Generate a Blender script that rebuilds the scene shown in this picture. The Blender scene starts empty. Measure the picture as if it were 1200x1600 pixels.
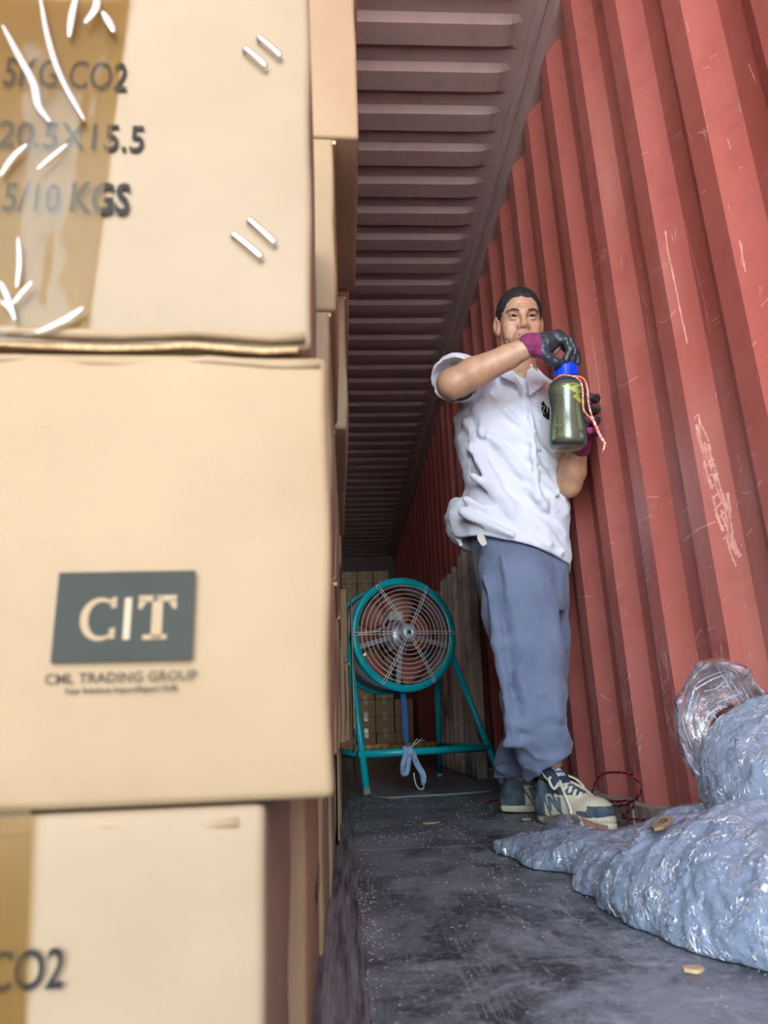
import bpy, bmesh, math, random
import numpy as np
from mathutils import Vector, Matrix
from mathutils.bvhtree import BVHTree

# ------------------------------------------------------------------ camera, world, light, exposure
S = bpy.context.scene
C = S.collection
def cam_axes(yaw, pitch, roll):
    cy, sy, cp, sp = math.cos(yaw), math.sin(yaw), math.cos(pitch), math.sin(pitch)
    F = np.array([sy*cp, cy*cp, sp]); R = np.array([cy, -sy, 0.]); U = np.cross(R, F)
    cr, sr = math.cos(roll), math.sin(roll)
    return cr*R+sr*U, -sr*R+cr*U, F
AR, AU, AF = cam_axes(.0647, .2963, -.0379)
FPX = 1112.3
CAM = np.array([0., 0., .265])
cd = bpy.data.cameras.new('camera'); cam = bpy.data.objects.new('camera', cd); C.objects.link(cam)
cam.matrix_world = Matrix(((AR[0], AU[0], -AF[0], CAM[0]), (AR[1], AU[1], -AF[1], CAM[1]), (AR[2], AU[2], -AF[2], CAM[2]), (0, 0, 0, 1)))
cd.sensor_fit = 'VERTICAL'; cd.sensor_height = 24.; cd.sensor_width = 18.
cd.lens = 24.*FPX/1600.; cd.clip_start = .02; cd.clip_end = 200
cd.dof.use_dof = True; cd.dof.focus_distance = 2.4; cd.dof.aperture_fstop = 5.6
S.camera = cam

w = bpy.data.worlds.new('world'); S.world = w; w.use_nodes = True
nt = w.node_tree; nt.nodes.clear()
o = nt.nodes.new('ShaderNodeOutputWorld'); b = nt.nodes.new('ShaderNodeBackground')
g = nt.nodes.new('ShaderNodeTexGradient'); tc = nt.nodes.new('ShaderNodeTexCoord'); mp = nt.nodes.new('ShaderNodeMapping')
mp.inputs['Rotation'].default_value = (0, math.pi/2, 0)
cr = nt.nodes.new('ShaderNodeValToRGB')
cr.color_ramp.elements[0].position = .45; cr.color_ramp.elements[0].color = (.82, .92, 1, 1)
cr.color_ramp.elements[1].position = .95; cr.color_ramp.elements[1].color = (.42, .62, 1, 1)
nt.links.new(tc.outputs['Generated'], mp.inputs[0]); nt.links.new(mp.outputs[0], g.inputs[0]); nt.links.new(g.outputs[1], cr.inputs[0])
nt.links.new(cr.outputs[0], b.inputs[0]); b.inputs[1].default_value = 3.4; nt.links.new(b.outputs[0], o.inputs[0])

sd = bpy.data.lights.new('sun', 'SUN'); sd.energy = 11.0; sd.angle = .01; sd.color = (1, .93, .82)
sun = bpy.data.objects.new('sun', sd); C.objects.link(sun); sun.rotation_euler = Vector((.75, .12, 1.)).to_track_quat('Z', 'Y').to_euler(); sun.location = (6, -6, 10)
pd = bpy.data.lights.new('door_portal', 'AREA'); pd.shape = 'RECTANGLE'; pd.size = 2.3; pd.size_y = 2.6; pd.cycles.is_portal = True
po = bpy.data.objects.new('door_portal', pd); C.objects.link(po); po.location = (-.39, -1.94, 1.36); po.rotation_euler = (math.pi/2, 0, 0)

S.view_settings.view_transform = 'Standard'; S.view_settings.look = 'None'; S.view_settings.gamma = 1; S.view_settings.use_curve_mapping = False
S.view_settings.exposure = 2.2
S.cycles.max_bounces = 10; S.cycles.diffuse_bounces = 4; S.cycles.transparent_max_bounces = 24; S.cycles.sample_clamp_indirect = 6.
S.cycles.use_denoising = True; S.cycles.caustics_reflective = False; S.cycles.caustics_refractive = False

# ------------------------------------------------------------------ helpers
rnd = random.Random(7)
def P(x, y, D):
    """point at depth D (metres along the container) seen at photo position x, y"""
    d = AF + AR*(x-600)/FPX - AU*(y-800)/FPX
    return Vector(CAM + d*(D/d[1]))
def G(x, y, z=0.):
    d = AF + AR*(x-600)/FPX - AU*(y-800)/FPX
    return Vector(CAM + d*((z-CAM[2])/d[2]))
def raydir(x, y):
    return Vector(AF + AR*(x-600)/FPX - AU*(y-800)/FPX).normalized()

def tag(o, label=None, cat=None, group=None, kind=None):
    if label: o['label'] = label
    if cat: o['category'] = cat
    if group: o['group'] = group
    if kind: o['kind'] = kind
    return o
def empty(name, loc=(0, 0, 0), rz=0.):
    o = bpy.data.objects.new(name, None); C.objects.link(o); o.location = loc; o.rotation_euler = (0, 0, rz); o.empty_display_size = .05
    return o
def link(name, me, mats, parent=None, smooth=False, world=True):
    o = bpy.data.objects.new(name, me); C.objects.link(o)
    if mats is not None and not me.materials:
        for m in (mats if isinstance(mats, (list, tuple)) else [mats]): me.materials.append(m)
    if parent is not None:
        o.parent = parent
        if world:
            top = parent
            mw = Matrix()
            chain = []
            while top: chain.append(top); top = top.parent
            for t in reversed(chain): mw = mw @ (t.matrix_parent_inverse @ t.matrix_basis)
            o.matrix_parent_inverse = mw.inverted()
    if smooth: me.polygons.foreach_set('use_smooth', [True]*len(me.polygons))
    return o
class MB:
    def __init__(s): s.v = []; s.f = []; s.m = []
    def add(s, v, f, mi=0):
        n = len(s.v); s.v += [tuple(p) for p in v]; s.f += [tuple(i+n for i in q) for q in f]; s.m += [mi]*len(f); return s
    def box(s, lo, hi, mi=0, M=None):
        x0, y0, z0 = lo; x1, y1, z1 = hi
        v = [Vector(p) for p in ((x0, y0, z0), (x1, y0, z0), (x1, y1, z0), (x0, y1, z0), (x0, y0, z1), (x1, y0, z1), (x1, y1, z1), (x0, y1, z1))]
        if M: v = [M @ p for p in v]
        return s.add(v, [(0, 3, 2, 1), (4, 5, 6, 7), (0, 1, 5, 4), (1, 2, 6, 5), (2, 3, 7, 6), (3, 0, 4, 7)], mi)
    def tube(s, pts, r, n=10, mi=0, closed=False, cap=True):
        pts = [Vector(p) for p in pts]; N = len(pts)
        rs = r if isinstance(r, (list, tuple)) else [r]*N
        up = None; rings = []
        for i, p in enumerate(pts):
            a = pts[(i-1) % N] if (closed or i > 0) else p; c = pts[(i+1) % N] if (closed or i < N-1) else p
            t = (c-a)
            if t.length < 1e-9: t = Vector((0, 0, 1))
            t.normalize()
            if up is None:
                up = Vector((0, 0, 1)) if abs(t.z) < .9 else Vector((1, 0, 0))
            up = up - t*up.dot(t)
            if up.length < 1e-6: up = t.orthogonal()
            up.normalize(); sd_ = t.cross(up)
            rings.append([p + (up*math.cos(2*math.pi*k/n)+sd_*math.sin(2*math.pi*k/n))*rs[i] for k in range(n)])
        v = [q for rg in rings for q in rg]; f = []
        for i in range(N if closed else N-1):
            j = (i+1) % N
            for k in range(n): f.append((i*n+k, i*n+(k+1) % n, j*n+(k+1) % n, j*n+k))
        if cap and not closed: f.append(tuple(range(n))[::-1]); f.append(tuple((N-1)*n+k for k in range(n)))
        return s.add(v, f, mi)
    def ribbon(s, pts, wdt, nrm, th=.001, mi=0):
        pts = [Vector(p) for p in pts]; N = len(pts); v = []
        ws = wdt if isinstance(wdt, (list, tuple)) else [wdt]*N
        for i, p in enumerate(pts):
            t = (pts[min(i+1, N-1)]-pts[max(i-1, 0)]).normalized()
            nn = Vector(nrm[i]) if isinstance(nrm, list) else Vector(nrm)
            sdv = t.cross(nn).normalized()*ws[i]/2; nn = sdv.cross(t).normalized()*th/2
            v += [p-sdv-nn, p+sdv-nn, p+sdv+nn, p-sdv+nn]
        f = [(0, 1, 2, 3), tuple((N-1)*4+k for k in (3, 2, 1, 0))]
        for i in range(N-1):
            for k in range(4): f.append((i*4+k, (i+1)*4+k, (i+1)*4+(k+1) % 4, i*4+(k+1) % 4))
        return s.add(v, f, mi)
    def lathe(s, prof, n=32, M=None, mi=0, closed=False):
        v = []; N = len(prof)
        for r, z in prof:
            for k in range(n):
                a = 2*math.pi*k/n; p = Vector((r*math.cos(a), r*math.sin(a), z)); v.append(M @ p if M else p)
        f = []
        for i in range(N if closed else N-1):
            j = (i+1) % N
            for k in range(n): f.append((i*n+k, i*n+(k+1) % n, j*n+(k+1) % n, j*n+k))
        return s.add(v, f, mi)
    def sphere(s, c, r, n=12, mi=0, M=None):
        r = r if isinstance(r, (list, tuple)) else (r, r, r); v = []; f = []
        c = Vector(c)
        for i in range(n+1):
            for k in range(2*n):
                a = math.pi*i/n; q = math.pi*k/n
                p = Vector((r[0]*math.sin(a)*math.cos(q), r[1]*math.sin(a)*math.sin(q), r[2]*math.cos(a)))
                if M: p = M.to_3x3() @ p
                v.append(c+p)
        for i in range(n):
            for k in range(2*n): f.append((i*2*n+k, (i+1)*2*n+k, (i+1)*2*n+(k+1) % (2*n), i*2*n+(k+1) % (2*n)))
        return s.add(v, f, mi)
    def mesh(s, name):
        me = bpy.data.meshes.new(name); me.from_pydata(s.v, [], s.f)
        if any(s.m): me.polygons.foreach_set('material_index', s.m)
        me.validate(); me.update(); return me
    def build(s, name, mats, parent=None, smooth=False, world=True, bevel=0):
        me = s.mesh(name)
        if bevel:
            bm = bmesh.new(); bm.from_mesh(me)
            bmesh.ops.bevel(bm, geom=bm.edges[:], offset=bevel, segments=2, affect='EDGES', profile=.6); bm.to_mesh(me); bm.free()
        return link(name, me, mats, parent, smooth, world)
def crom(pts, k=8, closed=False):
    pts = [Vector(p) for p in pts]; N = len(pts); out = []
    for i in range(N if closed else N-1):
        p0 = pts[(i-1) % N] if closed or i > 0 else pts[0]; p1 = pts[i]; p2 = pts[(i+1) % N]; p3 = pts[(i+2) % N] if closed or i+2 < N else pts[-1]
        for j in range(k):
            t = j/k
            out.append(.5*((2*p1)+(p2-p0)*t+(2*p0-5*p1+4*p2-p3)*t*t+(3*p1-p0-3*p2+p3)*t**3))
    if not closed: out.append(pts[-1])
    return out

# ---- value noise and signed-distance fields (numpy)
_r = np.random.RandomState(3); _T = _r.rand(64, 64, 64).astype('f4')*2-1
def vnoise(X, Y, Z, s):
    x, y, z = X*s+11.3, Y*s+7.7, Z*s+3.1
    i, j, k = np.floor(x).astype(int), np.floor(y).astype(int), np.floor(z).astype(int)
    fx, fy, fz = x-i, y-j, z-k
    fx, fy, fz = fx*fx*(3-2*fx), fy*fy*(3-2*fy), fz*fz*(3-2*fz)
    i0, j0, k0, i1, j1, k1 = i & 63, j & 63, k & 63, (i+1) & 63, (j+1) & 63, (k+1) & 63
    a = _T[i0, j0, k0]*(1-fx)+_T[i1, j0, k0]*fx; b_ = _T[i0, j1, k0]*(1-fx)+_T[i1, j1, k0]*fx
    c = _T[i0, j0, k1]*(1-fx)+_T[i1, j0, k1]*fx; d = _T[i0, j1, k1]*(1-fx)+_T[i1, j1, k1]*fx
    return (a*(1-fy)+b_*fy)*(1-fz)+(c*(1-fy)+d*fy)*fz
def smin(a, b_, k):
    h = np.clip(.5+.5*(b_-a)/k, 0, 1); return b_*(1-h)+a*h-k*h*(1-h)
class Field:
    def __init__(s, lo, hi, vox):
        s.lo = np.array(lo, float); s.vox = vox
        s.n = np.ceil((np.array(hi)-s.lo)/vox).astype(int)+1
        s.d = np.full(s.n, .08, 'f4')
    def sub(s, c0, c1):
        a = np.clip(np.floor((np.array(c0)-s.lo)/s.vox).astype(int), 0, s.n-1); b_ = np.clip(np.ceil((np.array(c1)-s.lo)/s.vox).astype(int)+1, 1, s.n)
        if np.any(b_ <= a): return None
        ax = [s.lo[i]+np.arange(a[i], b_[i])*s.vox for i in range(3)]
        X, Y, Z = np.meshgrid(*ax, indexing='ij', sparse=True)
        return (slice(a[0], b_[0]), slice(a[1], b_[1]), slice(a[2], b_[2])), X, Y, Z
    def put(s, r, d, k, op='u'):
        cur = s.d[r]
        if op == 'u': s.d[r] = smin(cur, d, k) if k > 0 else np.minimum(cur, d)
        else: s.d[r] = -smin(-cur, d, k) if k > 0 else np.maximum(cur, -d)
    def cone(s, a, b_, ra, rb, k=.01, op='u'):
        a = np.array(a, float); b_ = np.array(b_, float); m = max(ra, rb)+k+.02
        q = s.sub(np.minimum(a, b_)-m, np.maximum(a, b_)+m)
        if not q: return
        r, X, Y, Z = q; ab = b_-a; L = ab@ab+1e-12
        t = np.clip(((X-a[0])*ab[0]+(Y-a[1])*ab[1]+(Z-a[2])*ab[2])/L, 0, 1)
        d = np.sqrt((X-a[0]-t*ab[0])**2+(Y-a[1]-t*ab[1])**2+(Z-a[2]-t*ab[2])**2)-(ra+(rb-ra)*t)
        s.put(r, d.astype('f4'), k, op)
    def ell(s, c, rad, k=.01, op='u', M=None):
        c = np.array(c, float); rad = np.array(rad, float); m = rad.max()+k+.02
        q = s.sub(c-m, c+m)
        if not q: return
        r, X, Y, Z = q; x, y, z = X-c[0], Y-c[1], Z-c[2]
        if M is not None:   # columns of M are the ellipsoid axes
            x, y, z = M[0][0]*x+M[1][0]*y+M[2][0]*z, M[0][1]*x+M[1][1]*y+M[2][1]*z, M[0][2]*x+M[1][2]*y+M[2][2]*z
        k0 = np.sqrt((x/rad[0])**2+(y/rad[1])**2+(z/rad[2])**2); k1 = np.sqrt((x/rad[0]**2)**2+(y/rad[1]**2)**2+(z/rad[2]**2)**2)+1e-9
        s.put(r, (k0*(k0-1)/k1).astype('f4'), k, op)
    def chain(s, pts, k=.01):
        for (a, ra), (b_, rb) in zip(pts[:-1], pts[1:]): s.cone(a, b_, ra, rb, k)
    def tubez(s, rows, k=.02):
        """stack of elliptic sections: rows of (cx, cy, z, a, b)"""
        rows = sorted(rows, key=lambda r_: r_[2]); R_ = np.array(rows)
        m = max(R_[:, 3].max(), R_[:, 4].max())+.06
        q = s.sub((R_[:, 0].min()-m, R_[:, 1].min()-m, R_[0, 2]-.05), (R_[:, 0].max()+m, R_[:, 1].max()+m, R_[-1, 2]+.05))
        r, X, Y, Z = q; zz = np.clip(Z, R_[0, 2], R_[-1, 2])
        ip = lambda c: np.interp(zz.ravel(), R_[:, 2], R_[:, c]).reshape(zz.shape)
        x, y, a, b_ = X-ip(0), Y-ip(1), ip(3), ip(4)
        k0 = np.sqrt((x/a)**2+(y/b_)**2); k1 = np.sqrt((x/a**2)**2+(y/b_**2)**2)+1e-6
        d = k0*(k0-1)/k1
        d = np.maximum(d, np.maximum(R_[0, 2]-Z, Z-R_[-1, 2]))
        s.put(r, d.astype('f4'), k)
    def grid(s):
        return np.meshgrid(*[s.lo[i]+np.arange(s.n[i])*s.vox for i in range(3)], indexing='ij', sparse=True)
    def mesh(s, name, smooth=1):
        import openvdb
        g_ = openvdb.FloatGrid(); g_.copyFromArray(np.ascontiguousarray(s.d)); g_.background = .08
        pts, quads = g_.convertToQuads(0.)
        pts = pts*s.vox+s.lo
        me = bpy.data.meshes.new(name); me.vertices.add(len(pts)); me.vertices.foreach_set('co', pts.astype('f4').ravel())
        quads = quads[:, ::-1]
        me.loops.add(len(quads)*4); me.loops.foreach_set('vertex_index', quads.astype('i4').ravel())
        me.polygons.add(len(quads)); me.polygons.foreach_set('loop_start', np.arange(0, len(quads)*4, 4, dtype='i4'))
        me.polygons.foreach_set('use_smooth', np.ones(len(quads), bool))
        me.update(calc_edges=True); me.validate()
        # make sure the surface faces outward
        co = pts[quads]; nrm = np.cross(co[:, 1]-co[:, 0], co[:, 2]-co[:, 0]); vol = (co.mean(1)*nrm).sum()
        if vol < 0: me.flip_normals()
        return me
def face_mats(me, fn):
    n = len(me.polygons); c = np.empty(n*3, 'f4'); me.polygons.foreach_get('center', c); c = c.reshape(-1, 3)
    me.polygons.foreach_set('material_index', fn(c).astype('i4'))
def vert_color(me, fn):
    n = len(me.vertices); c = np.empty(n*3, 'f4'); me.vertices.foreach_get('co', c); c = c.reshape(-1, 3)
    col = np.ones((n, 4), 'f4'); col[:, :3] = fn(c)
    a = me.color_attributes.new('tint', 'FLOAT_COLOR', 'POINT'); a.data.foreach_set('color', col.ravel())

# ------------------------------------------------------------------ materials
class MT:
    """small wrapper: principled material with node shortcuts"""
    def __init__(s, name, rough=.6, metal=0., spec=.5):
        s.m = bpy.data.materials.new(name); s.m.use_nodes = True; s.t = s.m.node_tree; s.b = s.t.nodes['Principled BSDF']; s.out = s.t.nodes['Material Output']
        s.b.inputs['Roughness'].default_value = rough; s.b.inputs['Metallic'].default_value = metal; s.b.inputs['Specular IOR Level'].default_value = spec
        tcn = s.t.nodes.new('ShaderNodeTexCoord'); s.obj = tcn.outputs['Object']; s.gen = tcn.outputs['Generated']
    def n(s, typ, ins=None, **kw):
        nd = s.t.nodes.new(typ)
        for k, v in kw.items(): setattr(nd, k, v)
        for k, v in (ins or {}).items():
            if isinstance(v, bpy.types.NodeSocket): s.t.links.new(v, nd.inputs[k])
            else: nd.inputs[k].default_value = v
        return nd
    def map(s, scale=(1, 1, 1), rot=(0, 0, 0), src=None): return s.n('ShaderNodeMapping', {0: src or s.obj, 'Scale': scale, 'Rotation': rot}).outputs[0]
    def noise(s, sc, det=4, vec=None, rough=.55, dist=0.): return s.n('ShaderNodeTexNoise', {'Vector': vec or s.obj, 'Scale': sc, 'Detail': det, 'Roughness': rough, 'Distortion': dist}).outputs[0]
    def ramp(s, fac, stops, interp='LINEAR'):
        r = s.n('ShaderNodeValToRGB', {0: fac}); r.color_ramp.interpolation = interp; e = r.color_ramp.elements
        for i, (p, c) in enumerate(stops):
            el = e[i] if i < 2 else e.new(p)
            el.position = p; el.color = (c, c, c, 1) if isinstance(c, (int, float)) else (*c, 1)
        return r.outputs[0]
    def math(s, op, a, b_=0.): return s.n('ShaderNodeMath', {0: a, 1: b_}, operation=op, use_clamp=(op != 'SUBTRACT')).outputs[0]
    def mix(s, f, a, b_, typ='MIX'):
        nd = s.n('ShaderNodeMix', data_type='RGBA', blend_type=typ)
        for i, v in ((0, f), (6, a), (7, b_)):
            if isinstance(v, bpy.types.NodeSocket): s.t.links.new(v, nd.inputs[i])
            else: nd.inputs[i].default_value = v if i == 0 else (*v, 1)
        return nd.outputs[2]
    def col(s, v):
        if isinstance(v, bpy.types.NodeSocket): s.t.links.new(v, s.b.inputs['Base Color'])
        else: s.b.inputs['Base Color'].default_value = (*v, 1)
        return s
    def rough(s, v): s.t.links.new(v, s.b.inputs['Roughness']); return s
    def bump(s, h, st=.3, dist=.002):
        nd = s.n('ShaderNodeBump', {'Height': h, 'Strength': st, 'Distance': dist}); s.t.links.new(nd.outputs[0], s.b.inputs['Normal']); return s
def simple(name, c, rough=.6, metal=0., c2=None, sc=20, bump=0, bsc=60, bd=.001):
    m = MT(name, rough, metal)
    m.col(m.mix(m.ramp(m.noise(sc), [(.35, 0.), (.65, 1.)]), c, c2) if c2 else c)
    if bump: m.bump(m.noise(bsc), bump, bd)
    return m.m

# red oxide container paint
m = MT('red_paint', .42); n1 = m.noise(1.6, 5); n2 = m.noise(9, 6, rough=.7); n3 = m.noise(2.2, 4, vec=m.map((1, 1, .25)))
c = m.mix(m.ramp(n1, [(.3, 0.), (.7, 1.)]), (.40, .105, .082), (.475, .15, .122))
c = m.mix(m.ramp(n2, [(.5, 0.), (.75, .5)]), c, (.30, .06, .05))
c = m.mix(m.ramp(n3, [(.56, 0.), (.70, .5)]), c, (.60, .30, .25))
c = m.mix(m.ramp(m.noise(3.2, 6, rough=.7), [(.58, 0.), (.70, .45)]), c, (.27, .085, .07))
v = m.n('ShaderNodeTexVoronoi', {'Vector': m.n('ShaderNodeMixRGB', {0: .12, 1: m.obj, 2: m.n('ShaderNodeTexNoise', {'Vector': m.obj, 'Scale': 5.}).outputs[1]}).outputs[0], 'Scale': 9.}, feature='DISTANCE_TO_EDGE').outputs[0]
sc1 = m.math('MULTIPLY', m.ramp(v, [(.004, 1.), (.010, 0.)]), m.ramp(m.noise(4.3, 3), [(.56, 0.), (.60, 1.)]))
m.col(c)
m.bump(m.math('ADD', m.noise(3, 3), m.math('MULTIPLY', m.noise(60, 3), .12)), .35, .012); m.rough(m.ramp(n2, [(.3, .32), (.7, .5)]))
RED = m.m
m = MT('scuffed_red_paint', .5); st = m.noise(1., 5, vec=m.map((60, 60, 14), (0.5, .3, 0)), rough=.7)
c = m.mix(m.ramp(st, [(.5, 0.), (.72, .9)]), (.40, .10, .085), (.66, .42, .37)); m.col(c); m.bump(st, .3); SCUFF = m.m
SCR = simple('scratch_primer', (.80, .42, .35), .6, 0, (.62, .27, .22), 30)
SCR2 = simple('scratch_bare_steel', (.62, .55, .53), .45, .3, (.5, .33, .30), 20)
m = MT('ceiling_paint', .5); n1 = m.noise(1.3, 5); n2 = m.noise(12, 4)
c = m.mix(n1, (.38, .265, .25), (.46, .33, .31)); c = m.mix(m.ramp(n2, [(.5, 0.), (.8, .5)]), c, (.26, .18, .16))
ln = m.ramp(m.noise(1, 2, vec=m.map((3, 70, 10))), [(.74, 0.), (.76, .5)]); c = m.mix(ln, c, (.45, .33, .28)); m.col(c); m.bump(m.noise(8), .2, .004); CEIL = m.m
# worn dark floor
m = MT('worn_dark_floor', .45); big = m.noise(4.2, 10, rough=.8, dist=.5); fine = m.noise(70, 5, rough=.85); streak = m.noise(3, 6, vec=m.map((14, 1.6, 1), (0, 0, .5)), rough=.75)
c = m.mix(m.ramp(big, [(.42, 0.), (.57, 1.)]), (.028, .034, .044), (.20, .225, .265))
c = m.mix(m.ramp(streak, [(.56, 0.), (.66, .55)]), c, (.32, .345, .39))
c = m.mix(m.ramp(m.noise(1.3, 3), [(.55, 0.), (.7, .5)]), c, (.055, .035, .05))
spk = m.n('ShaderNodeTexVoronoi', {'Vector': m.obj, 'Scale': 75., 'Randomness': 1.}).outputs[0]
sm = m.math('MULTIPLY', m.ramp(spk, [(.10, 1.), (.2, 0.)]), m.ramp(m.noise(7, 4), [(.48, 0.), (.62, 1.)]))
c = m.mix(m.math('MULTIPLY', sm, .75), c, (.46, .46, .46))
c = m.mix(m.math('MULTIPLY', m.ramp(fine, [(.52, 0.), (.68, 1.)]), .6), c, (.40, .42, .45))
sv = m.n('ShaderNodeTexVoronoi', {'Vector': m.n('ShaderNodeMixRGB', {0: .15, 1: m.obj, 2: m.n('ShaderNodeTexNoise', {'Vector': m.obj, 'Scale': 3.}).outputs[1]}).outputs[0], 'Scale': 5.}, feature='DISTANCE_TO_EDGE').outputs[0]
wv = m.n('ShaderNodeTexWave', {'Vector': m.obj, 'Scale': 3.2, 'Distortion': 9., 'Detail': 2.5, 'Detail Scale': 1.2}, wave_type='RINGS').outputs[1]
c = m.mix(m.math('MULTIPLY', m.ramp(wv, [(.90, 0.), (.985, .55)]), m.ramp(m.noise(6, 5, rough=.8), [(.5, 0.), (.66, 1.)])), c, (.40, .41, .45)); m.col(c)
m.rough(m.ramp(big, [(.3, .30), (.7, .55)])); m.bump(m.math('ADD', m.math('MULTIPLY', big, .6), m.math('ADD', m.math('MULTIPLY', fine, .15), m.math('MULTIPLY', streak, .3))), .6, .006); FLOOR = m.m
m = MT('grimy_floor_strip', .5); st = m.noise(1., 6, vec=m.map((60, 3, 3)), rough=.75)
c = m.mix(m.ramp(st, [(.38, 0.), (.6, 1.)]), (.022, .024, .030), (.26, .27, .30)); c = m.mix(m.ramp(m.noise(3, 4), [(.6, 0.), (.64, .9)]), c, (.045, .022, .017))
m.col(c); m.bump(st, .8, .005); STRIP = m.m
m = MT('rusty_floor_edge', .6); st = m.noise(1., 6, vec=m.map((30, 4, 3)), rough=.75)
m.col(m.mix(m.ramp(st, [(.4, 0.), (.6, 1.)]), (.11, .045, .03), (.30, .20, .16))); m.bump(st, .8, .005); RUSTY = m.m
LEDGE = simple('dusty_ledge', (.42, .36, .33), .8, 0, (.20, .16, .15), 25, .6, 60, .003)
SEAL = simple('dark_sealant', (.07, .07, .075), .7)
# cardboard
def cardboard(name, a, b_, seed=0.):
    m = MT(name, .72); n1 = m.noise(9, 5, vec=m.map((1, 1, 1), (seed, 0, 0)))
    fib = m.noise(1, 3, vec=m.map((60, 60, 400)), rough=.6); flute = m.noise(1, 1, vec=m.map((160, 160, 2)))
    c = m.mix(m.ramp(n1, [(.35, 0.), (.65, 1.)]), a, b_); c = m.mix(m.math('MULTIPLY', m.ramp(fib, [(.45, 0.), (.7, 1.)]), .07), c, tuple(x*.72 for x in a))
    m.col(c); m.bump(m.math('ADD', m.math('MULTIPLY', n1, .5), m.math('ADD', m.math('MULTIPLY', flute, .1), m.math('MULTIPLY', fib, .02))), .25, .004); return m.m
CARD = cardboard('kraft_cardboard', (.240, .168, .089), (.268, .192, .105))
CARD2 = cardboard('kraft_cardboard_pale', (.228, .170, .101), (.254, .193, .119), 2.)
CARD3 = cardboard('kraft_cardboard_brown', (.24, .155, .085), (.28, .187, .104), 4.)
CARDF = simple('dim_kraft_cardboard', (.46, .32, .17), .8, 0, (.38, .26, .14), 8)
EDGE = simple('cut_cardboard_edge', (.40, .25, .12), .9, 0, (.55, .38, .2), 300)
INK = simple('black_print_ink', (.014, .015, .014), .7, 0, (.025, .025, .022), 90)
INK2 = simple('faded_print_ink', (.045, .038, .028), .75, 0, (.09, .07, .045), 60)
INKB = simple('slate_print_ink', (.034, .039, .033), .8, 0, (.042, .046, .038), 12)
for m_ in (INK, INK2, INKB): m_.node_tree.nodes['Principled BSDF'].inputs['Specular IOR Level'].default_value = .1
STEEL = simple('bright_staple_wire', (.85, .86, .88), .22, 1.)
def film_mat(name, alpha=.45, col=(.78, .87, 1.), sc=1., crease=.7, body=.8):  # bluish col puts the reflected sky into the film's colour
    m = MT(name); t = m.t
    wv = m.n('ShaderNodeMixRGB', {0: .10, 1: m.obj, 2: m.n('ShaderNodeTexNoise', {'Vector': m.obj, 'Scale': 9.*sc, 'Detail': 2.}).outputs[1]}).outputs[0]
    def streak(scale, rot, lo, wd):
        q = m.noise(1., 2, vec=m.map(scale, rot, wv), rough=.5); return m.ramp(q, [(lo-wd, 0.), (lo, 1.), (lo+wd, 0.)])
    k = sc
    l1 = streak((95*k, 14*k, 60*k), (.2, .5, .7), .60, .018); l2 = streak((14*k, 100*k, 60*k), (.6, .2, -.5), .60, .018); l3 = streak((55*k, 60*k, 9*k), (.9, -.4, .3), .57, .02); l4 = streak((150*k, 30*k, 150*k), (-.4, .8, 1.6), .62, .02)
    msk = m.ramp(m.noise(11*sc, 3), [(.38, .15), (.58, 1.)])
    ln = m.math('MULTIPLY', m.math('ADD', m.math('ADD', l1, l2), m.math('ADD', l3, l4)), msk)
    h = m.math('ADD', m.math('MULTIPLY', ln, .35), m.math('ADD', m.math('MULTIPLY', m.noise(28*sc, 4, vec=m.map((1, .4, 1), (.3, .5, .8))), .5), m.math('MULTIPLY', m.noise(90*sc, 3), .2)))
    bp = m.n('ShaderNodeBump', {'Height': h, 'Strength': .9, 'Distance': .010}).outputs[0]
    tint = m.mix(ln, m.mix(m.noise(5*sc, 3), tuple(x*.72 for x in col), col), (.97, .98, 1.))
    df = m.n('ShaderNodeBsdfDiffuse', {'Color': tint, 'Normal': bp}).outputs[0]
    tl = m.n('ShaderNodeBsdfTranslucent', {'Color': tint, 'Normal': bp}).outputs[0]
    dd = m.n('ShaderNodeMixShader', {0: .35, 1: df, 2: tl}).outputs[0]
    gl = m.n('ShaderNodeBsdfGlossy', {'Color': (1, 1, 1, 1), 'Roughness': .11, 'Normal': bp}).outputs[0]
    fr = m.n('ShaderNodeFresnel', {'IOR': 1.6, 'Normal': bp}).outputs[0]
    bod = m.n('ShaderNodeMixShader', {0: m.math('ADD', fr, .16), 1: dd, 2: gl}).outputs[0]
    tr = m.n('ShaderNodeBsdfTransparent', {'Color': (.93, .95, 1, 1)}).outputs[0]
    op = m.math('ADD', m.math('MULTIPLY', ln, crease), m.math('ADD', alpha, m.math('MULTIPLY', fr, .6)))
    fin = m.n('ShaderNodeMixShader', {0: op, 1: tr, 2: bod}).outputs[0]
    t.links.new(fin, m.out.inputs[0]); return m.m
FILM = film_mat('crumpled_stretch_film', .64, (.56, .73, 1.), 1.2, 1.)
FILM2 = film_mat('loose_clear_film', .2, (.72, .80, 1.), 1.2, .8)
m = MT('sheer_wrap_film'); tr = m.n('ShaderNodeBsdfTransparent', {'Color': (.97, .97, .95, 1)}).outputs[0]; gl = m.n('ShaderNodeBsdfGlossy', {'Roughness': .15}).outputs[0]
m.t.links.new(m.n('ShaderNodeMixShader', {0: .015, 1: tr, 2: gl}).outputs[0], m.out.inputs[0]); FILM3 = m.m
m = MT('brown_packing_tape'); tr = m.n('ShaderNodeBsdfTransparent', {'Color': (.80, .72, .54, 1)}).outputs[0]
gl = m.n('ShaderNodeBsdfGlossy', {'Roughness': .22, 'Color': (1, .95, .85, 1)}).outputs[0]; df = m.n('ShaderNodeBsdfDiffuse', {'Color': (.42, .32, .15, 1)}).outputs[0]
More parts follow.
